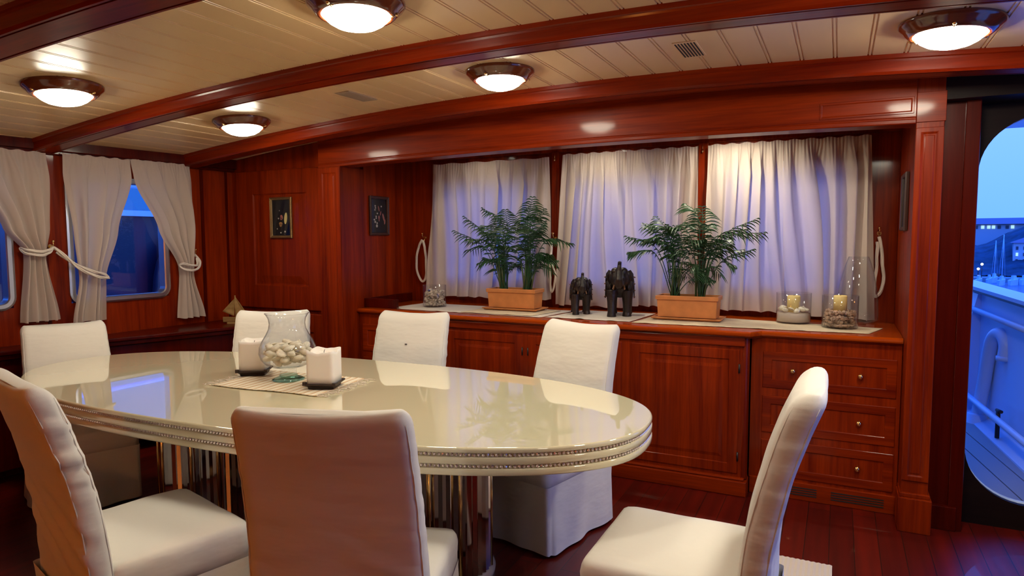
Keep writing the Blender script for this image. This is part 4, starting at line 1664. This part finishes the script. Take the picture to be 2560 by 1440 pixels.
# jar of petals at the left end
cyl_vase('glass_jar', 'round glass jar of dried petals left of the curtains', -2.72, 4.19, 0.088, 0.16, 'jar')
pile('potpourri', PETAL, -2.72, 4.19, ZI, ZI + 0.105, 0.084, 0.017, 330, 'mass of dried petals filling the left glass jar', 'potpourri', 3)
m = MB()
for k in range(7):
    m.ball((-2.74 + 0.012 * math.cos(k), 4.165 + 0.012 * math.sin(k), ZI + 0.112 + 0.003 * (k % 2)), 0.011, 1, 0.6, 0.35, 1, rot=Matrix.Rotation(k, 3, 'X'))
tag(m.build('blue_flower', BLUEP), 'small dark blue dried flower on top of the petals in the left jar', 'flower')
# candle vase with white shells on sand
vx, vy = -0.235, 4.30
cyl_vase('glass_vase', 'glass cylinder vase with sand, white shells and a yellow candle', vx, vy, 0.098, 0.178)
m = MB()
m.lathe([(0.001, 0), (0.093, 0), (0.093, 0.050), (0.07, 0.054), (0.001, 0.055)], vx, vy, ZI, 40)
tag(m.build('sand_layer', SAND), 'flat layer of pale sand in the glass vase with white shells', 'sand', kind='stuff')


def pillar(label, x, y, z, r, h):
    t = thing('pillar_candle', label, 'candle', (x, y, z), group='yellow pillar candles in glass vases')
    m = MB()
    m.lathe([(0.001, 0), (r, 0), (r, h - 0.004), (r - 0.004, h), (r - 0.008, h - 0.003), (0.001, h - 0.006)], n=32)
    m.build('wax_pillar', WAXY, t)
    m = MB()
    m.tube([(0, 0, h - 0.008), (0.001, 0, h + 0.006)], 0.0012, 6)
    m.build('wick', DARKMETAL, t)


pillar('yellow pillar candle among white shells', vx, vy, ZI + 0.055, 0.037, 0.098)
random.seed(12)
for k in range(13):
    a = 2 * PI * k / 13 + 0.2
    rr = 0.066 + (0.0 if k % 2 else 0.004)
    o = protos[k % 3].copy()
    C.objects.link(o)
    s = random.uniform(0.72, 0.88)
    o.scale = (s, s, s)
    o.location = (vx + rr * math.cos(a), vy + rr * math.sin(a), ZI + 0.070 + 0.006 * (k % 2))
    o.rotation_euler = (random.uniform(-0.4, 0.4), random.uniform(-0.4, 0.4), random.random() * 6)
    tag(o, 'white seashell on the sand around the yellow candle', 'shell', 'white shells in the candle vase')
# candle vase with brown shells
ux, uy = 0.015, 4.16
cyl_vase('glass_vase', 'glass cylinder vase full of small brown shells with a yellow candle', ux, uy, 0.094, 0.182)
pile('small_shells', SHELLB, ux, uy, ZI, ZI + 0.082, 0.0895, 0.0145, 430, 'mass of small brown and white shells in the right glass vase', 'shells', 8)
pillar('yellow pillar candle standing in brown shells', ux, uy, ZI + 0.086, 0.035, 0.088)
# tall glass hurricane behind
t = thing('glass_hurricane', 'tall bell-shaped clear glass hurricane in front of the rightmost curtain', 'hurricane lamp', (0.105, 4.362, ZC))
pr = [(0.030, 0.0), (0.055, 0.003), (0.085, 0.012), (0.110, 0.03), (0.112, 0.06), (0.108, 0.14), (0.098, 0.22), (0.082, 0.30), (0.066, 0.36), (0.054, 0.395)]
m = MB()
m.lathe(pr + [(r - 0.0025, z + (0.0005 if z > 0.3 else 0.002)) for r, z in reversed(pr)] + [(0.030, 0.0)], n=56)
m.build('glass_chimney', GLASS, t)

# ------------------------------------------------------------------ model boat on the ledge
t = thing('model_sailboat', 'small pale wooden sailboat model on the ledge in the corner', 'model boat', (-4.14, 3.60, 0.8005), math.radians(35))
m = MB()
rings = []
for k in range(9):
    f = k / 8
    x = -0.10 + 0.20 * f
    wd = 0.028 * math.sin(PI * (0.12 + 0.80 * f)) + 0.002
    sh = 0.006 * abs(f - 0.5) * 2
    rings.append([(x, -wd, 0.045 + sh), (x, -wd * 0.7, 0.015), (x, 0, 0.004 + sh * 0.6), (x, wd * 0.7, 0.015), (x, wd, 0.045 + sh)])
m.rings(rings, True, True, True, smooth=False)
m.box(-0.07, 0.07, -0.018, 0.018, 0.0, 0.012)
m.build('hull', BOATWOOD, t)
m = MB()
m.tube([(-0.01, 0, 0.04), (-0.01, 0, 0.215)], 0.0045, 8)
m.build('mast', BOATWOOD, t)


def sail(pts, name):
    m = MB()
    a, b, c = [Vector(p) for p in pts]
    rows = []
    for j in range(9):
        v = j / 8
        row = []
        for i in range(7):
            u = i / 6
            p = a.lerp(b, v).lerp(a.lerp(c, v), u)
            p.y += 0.012 * math.sin(PI * u) * math.sin(PI * min(1, v))
            row.append(p)
        rows.append(row)
    m.rings(rows, False, False, False)
    return m.build(name, BOATWOOD, t, solid=0.003)


sail([(-0.006, 0, 0.200), (-0.006, 0, 0.055), (0.085, 0, 0.055)], 'mainsail')
sail([(-0.014, 0, 0.190), (-0.020, 0, 0.055), (-0.105, 0, 0.095)], 'jib')

# ribbed rug
m = MB()
n = 60
rows = []
for i in range(n + 1):
    x = -0.62 + 0.635 * i / n
    h = 0.012 + (0.003 if i % 2 else 0)
    rows.append([(x, 2.45, 0.0005), (x, 2.45, h), (x, 3.13, h), (x, 3.13, 0.0005)])
m.rings(rows, True, True, True, smooth=False)
tag(m.build('floor_rug', RUGM), 'cream ribbed rug on the floor behind the right-end chair', 'rug')

# ------------------------------------------------------------------ outside
m = MB()
m.box(-900, 900, 6, 1800, -8.2, -8.0)
WATER = plain('harbour_water', (0.05, 0.12, 0.25), 0.25, bump=0.6, bscale=0.6)
tag(m.build('harbour_water', WATER), 'flat blue harbour water beyond the doorway', 'water', kind='stuff')
HD_ = Vector((-math.sin(math.radians(9.7)), math.cos(math.radians(9.7)), 0.03))
# side deck planks
m = MB()
DX = Vector((math.cos(math.radians(9.7)), math.sin(math.radians(9.7)), 0))
o0 = Vector((0.50, 4.03, -0.02))
for k in range(16):
    a = o0 + DX * (0.13 * k)
    b = a + DX * 0.122
    e_ = HD_ * 14
    m.rings([[a, b, b + Vector((0, 0, -0.04)), a + Vector((0, 0, -0.04))], [a + e_, b + e_, b + e_ + Vector((0, 0, -0.04)), a + e_ + Vector((0, 0, -0.04))]], True, True, True, smooth=False)
struct(m, 'floor_side_deck', DECKW)
m = MB()
m.rings([[o0 + Vector((-3.2, 0, -0.08)), o0 + DX * 2.2 + Vector((0, 0, -0.08)), o0 + DX * 2.2 + Vector((0, 0, -0.05)), o0 + Vector((-3.2, 0, -0.05))],
         [o0 + HD_ * 14 + Vector((-3.2, 0, -0.08)), o0 + DX * 2.2 + HD_ * 14 + Vector((0, 0, -0.08)), o0 + DX * 2.2 + HD_ * 14 + Vector((0, 0, -0.05)), o0 + HD_ * 14 + Vector((-3.2, 0, -0.05))]], True, True, True, smooth=False)
struct(m, 'floor_deck_base', NAVY)
HB = Vector((-math.sin(math.radians(5.8)), math.cos(math.radians(5.8)), 0.02))
DB = Vector((math.cos(math.radians(5.8)), math.sin(math.radians(5.8)), 0))
ob = Vector((1.25, 4.0, -0.03))


def bw(s, off, z):
    return ob + HB * s + DB * off + Vector((0, 0, z))


t = bpy.data.objects.new('wall_bulwark', None)
C.objects.link(t)
t['kind'] = 'structure'
m = MB()
m.rings([[bw(s, 0, 0), bw(s, 0.05, 0), bw(s, 0.05, 1.0), bw(s, 0, 1.0)] for s in (-1.2, 4, 9, 14)], True, True, True, smooth=False)
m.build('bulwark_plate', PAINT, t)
m = MB()
m.rings([[bw(s, -0.06, 1.0), bw(s, 0.12, 1.0), bw(s, 0.12, 1.04), bw(s, -0.06, 1.04)] for s in (-1.2, 4, 9, 14)], True, True, True, smooth=False)
m.build('cap_rail', PAINT, t)
m = MB()
m.rings([[bw(s, -0.065, 1.0), bw(s, -0.058, 1.0), bw(s, -0.058, 1.015), bw(s, -0.065, 1.015)] for s in (-1.2, 4, 9, 14)], True, True, True, smooth=False)
m.build('rubbing_strip', NAVY, t)
m = MB()
m.tube([bw(s, -0.05, 0.86) for s in (-1.2, 4, 9, 14)], 0.022, 10)
m.build('hand_rail', PAINT, t)
m = MB()
m.tube([bw(s, -0.10, 0.20) for s in (-1.2, 2, 4.2)], 0.022, 10)
m.build('foot_rail', PAINT, t)
m = MB()
m.rings([[bw(s, -0.10, 0.0), bw(s, 0.0, 0.0), bw(s, 0.0, 0.07), bw(s, -0.10, 0.03)] for s in (-1.2, 4, 14)], True, True, True, smooth=False)
m.build('waterway', PAINT, t)
for s in (2.3, 4.6, 6.9):
    m = MB()
    m.rings([[bw(s + q, -0.22 * (1 - z) - 0.02, z) for q in (0, 0.16)] + [bw(s + q, 0, z) for q in (0.16, 0)] for z in (0.0, 0.5, 0.98)], True, True, True, smooth=False)
    m.build('stanchion', PAINT, t)


t = thing('gooseneck_vent', 'blue-lit white gooseneck vent pipe on the side deck beyond the doorway', 'vent pipe')
b_ = Vector((0.985, 6.02, -0.01))
m = MB()
m.lathe([(0.085, 0), (0.085, 0.05), (0.072, 0.06), (0.072, 0.11), (0.055, 0.12)], b_.x, b_.y, b_.z, 20, True, True)
m.build('base_flange', PAINT, t)
m = MB()
hp = [b_ + Vector((0, 0, 0.08)), b_ + Vector((0.02, -0.07, 0.38)), b_ + Vector((0.035, -0.14, 0.66)), b_ + Vector((0.055, -0.20, 0.75)), b_ + Vector((0.08, -0.27, 0.755)), b_ + Vector((0.095, -0.315, 0.69)), b_ + Vector((0.09, -0.32, 0.60))]
m.tube(catmull(hp, 6), 0.045, 14)
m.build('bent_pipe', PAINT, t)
m = MB()
m.tube([hp[-1] + Vector((0, 0, -0.02)), hp[-1] + Vector((0, 0, 0.012))], 0.053, 14)
m.build('mouth_ring', PAINT, t)
t = thing('deck_cleat', 'dark small fitting on the bulwark foot outside the doorway', 'cleat')
q_ = bw(1.55, -0.07, 0.0)
m = MB()
m.tube([q_ + Vector((0, 0, 0.05)), q_ + Vector((0, 0, 0.25))], 0.014, 8)
m.build('post', DARKMETAL, t)
m = MB()
m.tube([q_ + HB * -0.06 + Vector((0, 0, 0.25)), q_ + HB * 0.03 + Vector((0, 0, 0.24))], 0.012, 8)
m.build('horn', DARKMETAL, t)
# overhang above the side deck
m = MB()
m.box(0.45, 3.2, 4.02, 5.5, 2.17, 2.25)
struct(m, 'ceiling_overhang', PAINT)

# far shore
far = 170.0


def fp(u, v, d=far):
    """point on the far shore: u metres to the right of the doorway line, v height above the water"""
    ang = math.radians(9.3)
    return Vector((math.sin(ang) * d + math.cos(ang) * u, math.cos(ang) * d - math.sin(ang) * u, -8.0 + v))


def fbox(m, u0, u1, v0, v1, d0, d1):
    a = [fp(u, v, d) for u in (u0, u1) for v in (v0, v1) for d in (d0, d1)]
    v = [m.b.verts.new(p) for p in a]
    for q in ((0, 1, 3, 2), (4, 6, 7, 5), (0, 4, 5, 1), (2, 3, 7, 6), (0, 2, 6, 4), (1, 5, 7, 3)):
        m.b.faces.new([v[i] for i in q])


HILL = plain('dusk_hillside', (0.02, 0.05, 0.09), 0.9, var=0.5, vscale=0.4)
m = MB()
rows = []
for j in range(9):
    d = far + 6 + j * 9
    row = []
    for i in range(61):
        u = -60 + 2 * i
        h = 1.0 + min(1, j / 3) * (6.0 + 0.55 * max(0, min(12, u + 1))) * (1 + 0.12 * noise.noise(Vector((u * 0.11, j * 0.7, 0)))) + 0.9 * noise.noise(Vector((u * 0.7, j, 4)))
        row.append(fp(u, max(0, min(h, 17)), d))
    rows.append(row)
m.rings(rows, False, False, False)
tag(m.build('wooded_hill', HILL), 'dark blue wooded hillside behind the harbour', 'hill', kind='structure')
m = MB()
fbox(m, -90, 160, -0.5, 0.8, far, far + 12)
struct(m, 'floor_quay', plain('quay_stone', (0.25, 0.3, 0.35), 0.9))

WALLP = plain('pale_render_wall', (0.55, 0.55, 0.60), 0.9)
ROOFP = plain('tiled_roof', (0.30, 0.17, 0.25), 0.9)
WIND = plain('dark_window', (0.03, 0.04, 0.08), 0.3)
t = thing('long_building', 'long pale building with a tiled roof and lit windows on the hill', 'building')
D1 = far + 62
m = MB()
fbox(m, -26, 24, 2, 12.9, D1, D1 + 12)
m.build('facade', WALLP, t)
m = MB()
r0 = [fp(-27, 12.9, D1 - 1), fp(25, 12.9, D1 - 1), fp(25, 12.9, D1 + 13), fp(-27, 12.9, D1 + 13)]
r1 = [fp(-24, 14.7, D1 + 5), fp(18, 14.7, D1 + 5), fp(18, 14.7, D1 + 7), fp(-24, 14.7, D1 + 7)]
m.rings([r0, r1], True, True, True, smooth=False)
m.build('roof', ROOFP, t)
for k, u in enumerate([-12, -8, -5, -2.9, -1.4, 0.0, 1.1, 2.4, 4.2, 5.4, 9.0, 12.0]):
    m = MB()
    fbox(m, u, u + 0.75, 11.6, 12.5, D1 - 0.15, D1)
    m.build('window', LITW if u in (-1.4, 0.0, 1.1, 5.4, -8) else WIND, t)
t = thing('square_house', 'pale square house with rows of windows at the right edge of the doorway view', 'building')
D2_ = far + 14
m = MB()
fbox(m, 4.9, 15, 3.0, 8.0, D2_, D2_ + 9)
m.build('facade', WALLP, t)
m = MB()
m.rings([[fp(4.5, 8.0, D2_ - 0.5), fp(15.4, 8.0, D2_ - 0.5), fp(15.4, 8.0, D2_ + 9.5), fp(4.5, 8.0, D2_ + 9.5)], [fp(8, 9.6, D2_ + 3), fp(12, 9.6, D2_ + 3), fp(12, 9.6, D2_ + 6), fp(8, 9.6, D2_ + 6)]], True, True, True, smooth=False)
m.build('roof', ROOFP, t)
for r_ in range(3):
    for c_ in range(4):
        m = MB()
        fbox(m, 5.4 + 1.3 * c_, 5.8 + 1.3 * c_, 3.7 + 1.4 * r_, 4.4 + 1.4 * r_, D2_ - 0.12, D2_)
        m.build('window', LITW if (r_, c_) == (1, 0) else WIND, t)


def boat(label, u, d, L_, mast=0):
    t = thing('moored_boat', label, 'boat', group='moored boats across the harbour')
    c = fp(u, 0, d)
    t.location = c
    t.rotation_euler = (0, 0, 0.9)
    m = MB()
    rings = []
    for k in range(7):
        f = k / 6
        x = -L_ / 2 + L_ * f
        wd = L_ * 0.17 * math.sin(PI * (0.22 + 0.74 * f)) + 0.02
        rings.append([(x, -wd, 1.0 + 0.3 * f), (x, -wd * 0.6, 0.0), (x, wd * 0.6, 0.0), (x, wd, 1.0 + 0.3 * f)])
    m.rings(rings, True, True, True, smooth=False)
    m.build('hull', PAINT, t)
    m = MB()
    m.rings([[(x0, -L_ * 0.09 * k_, z), (x1, -L_ * 0.09 * k_, z), (x1, L_ * 0.09 * k_, z), (x0, L_ * 0.09 * k_, z)] for x0, x1, k_, z in ((-L_ * 0.2, L_ * 0.25, 1.0, 1.0), (-L_ * 0.18, L_ * 0.15, 0.8, 1.9))], True, True, True, smooth=False)
    m.build('cabin', PAINT, t)
    if mast:
        m = MB()
        m.tube([(0, 0, 1), (0, 0, mast)], 0.07, 6)
        m.tube([(0, 0, mast), (L_ * 0.5, 0, 1.2)], 0.025, 4)
        m.tube([(0, 0, mast), (-L_ * 0.5, 0, 1.0)], 0.025, 4)
        m.build('mast', PAINT, t)


boat('moored white motorboat just right of the doorway edge', -0.9, far - 12, 2.0)
boat('moored white boat between the motorboat and the tall-masted yacht', 0.75, far - 9, 1.6, 0)
boat('moored yacht with the tallest mast across the harbour', 2.7, far - 12, 2.2, 9.8)
boat('moored yacht with a shorter mast behind the tall-masted one', 1.6, far - 3, 2.2, 8.6)
boat('moored white boat below the square house', 4.6, far - 10, 2.8)
boat('moored white boat furthest right at the picture edge', 6.4, far - 7, 2.8)
for u, v, l in ((-1.15, 2.6, 'lit white quay lamp, lower of the pair at the doorway edge'), (-0.55, 3.6, 'lit white quay lamp, upper of the pair at the doorway edge')):
    t = thing('quay_lamp', l, 'lamp', group='quay lamps')
    m = MB()
    p = fp(u, v, far + 1)
    m.ball(p, 0.26)
    m.build('lamp_globe', LAMPW, t)
    m = MB()
    m.tube([fp(u, 0.8, far + 1), p], 0.06, 6)
    m.build('lamp_post', DARKMETAL, t)

# unseen overhang added outside the left windows, blocking sky from the table's reflection
m = MB()
m.box(-7.2, -4.95, -2.0, 4.6, 2.12, 2.2)
struct(m, 'ceiling_sky_blocker_left', NAVY)
# neighbouring vessel outside the left windows
t = thing('neighbouring_ship', 'dark navy ship hull with pale rail seen through the left window', 'ship')
m = MB()
m.box(-9.6, -9.2, -8, 12, -6, 1.78)
m.build('hull', NAVY, t)
m = MB()
m.box(-9.65, -9.12, -8, 12, 1.78, 1.86)
m.tube([(-9.3, -8, 2.22), (-9.3, 12, 2.22)], 0.03, 8)
m.build('rail', PAINT, t)
for k in range(16):
    m = MB()
    m.tube([(-9.3, -7.5 + 1.3 * k, 1.84), (-9.3, -7.5 + 1.3 * k, 2.22)], 0.025, 8)
    m.build('stanchion', PAINT, t)
m = MB()
m.ball((-9.0, 6.9, 0.65), 0.55, 0.45, 1.0, 1.6, 3)
m.build('fender', NAVY, t)
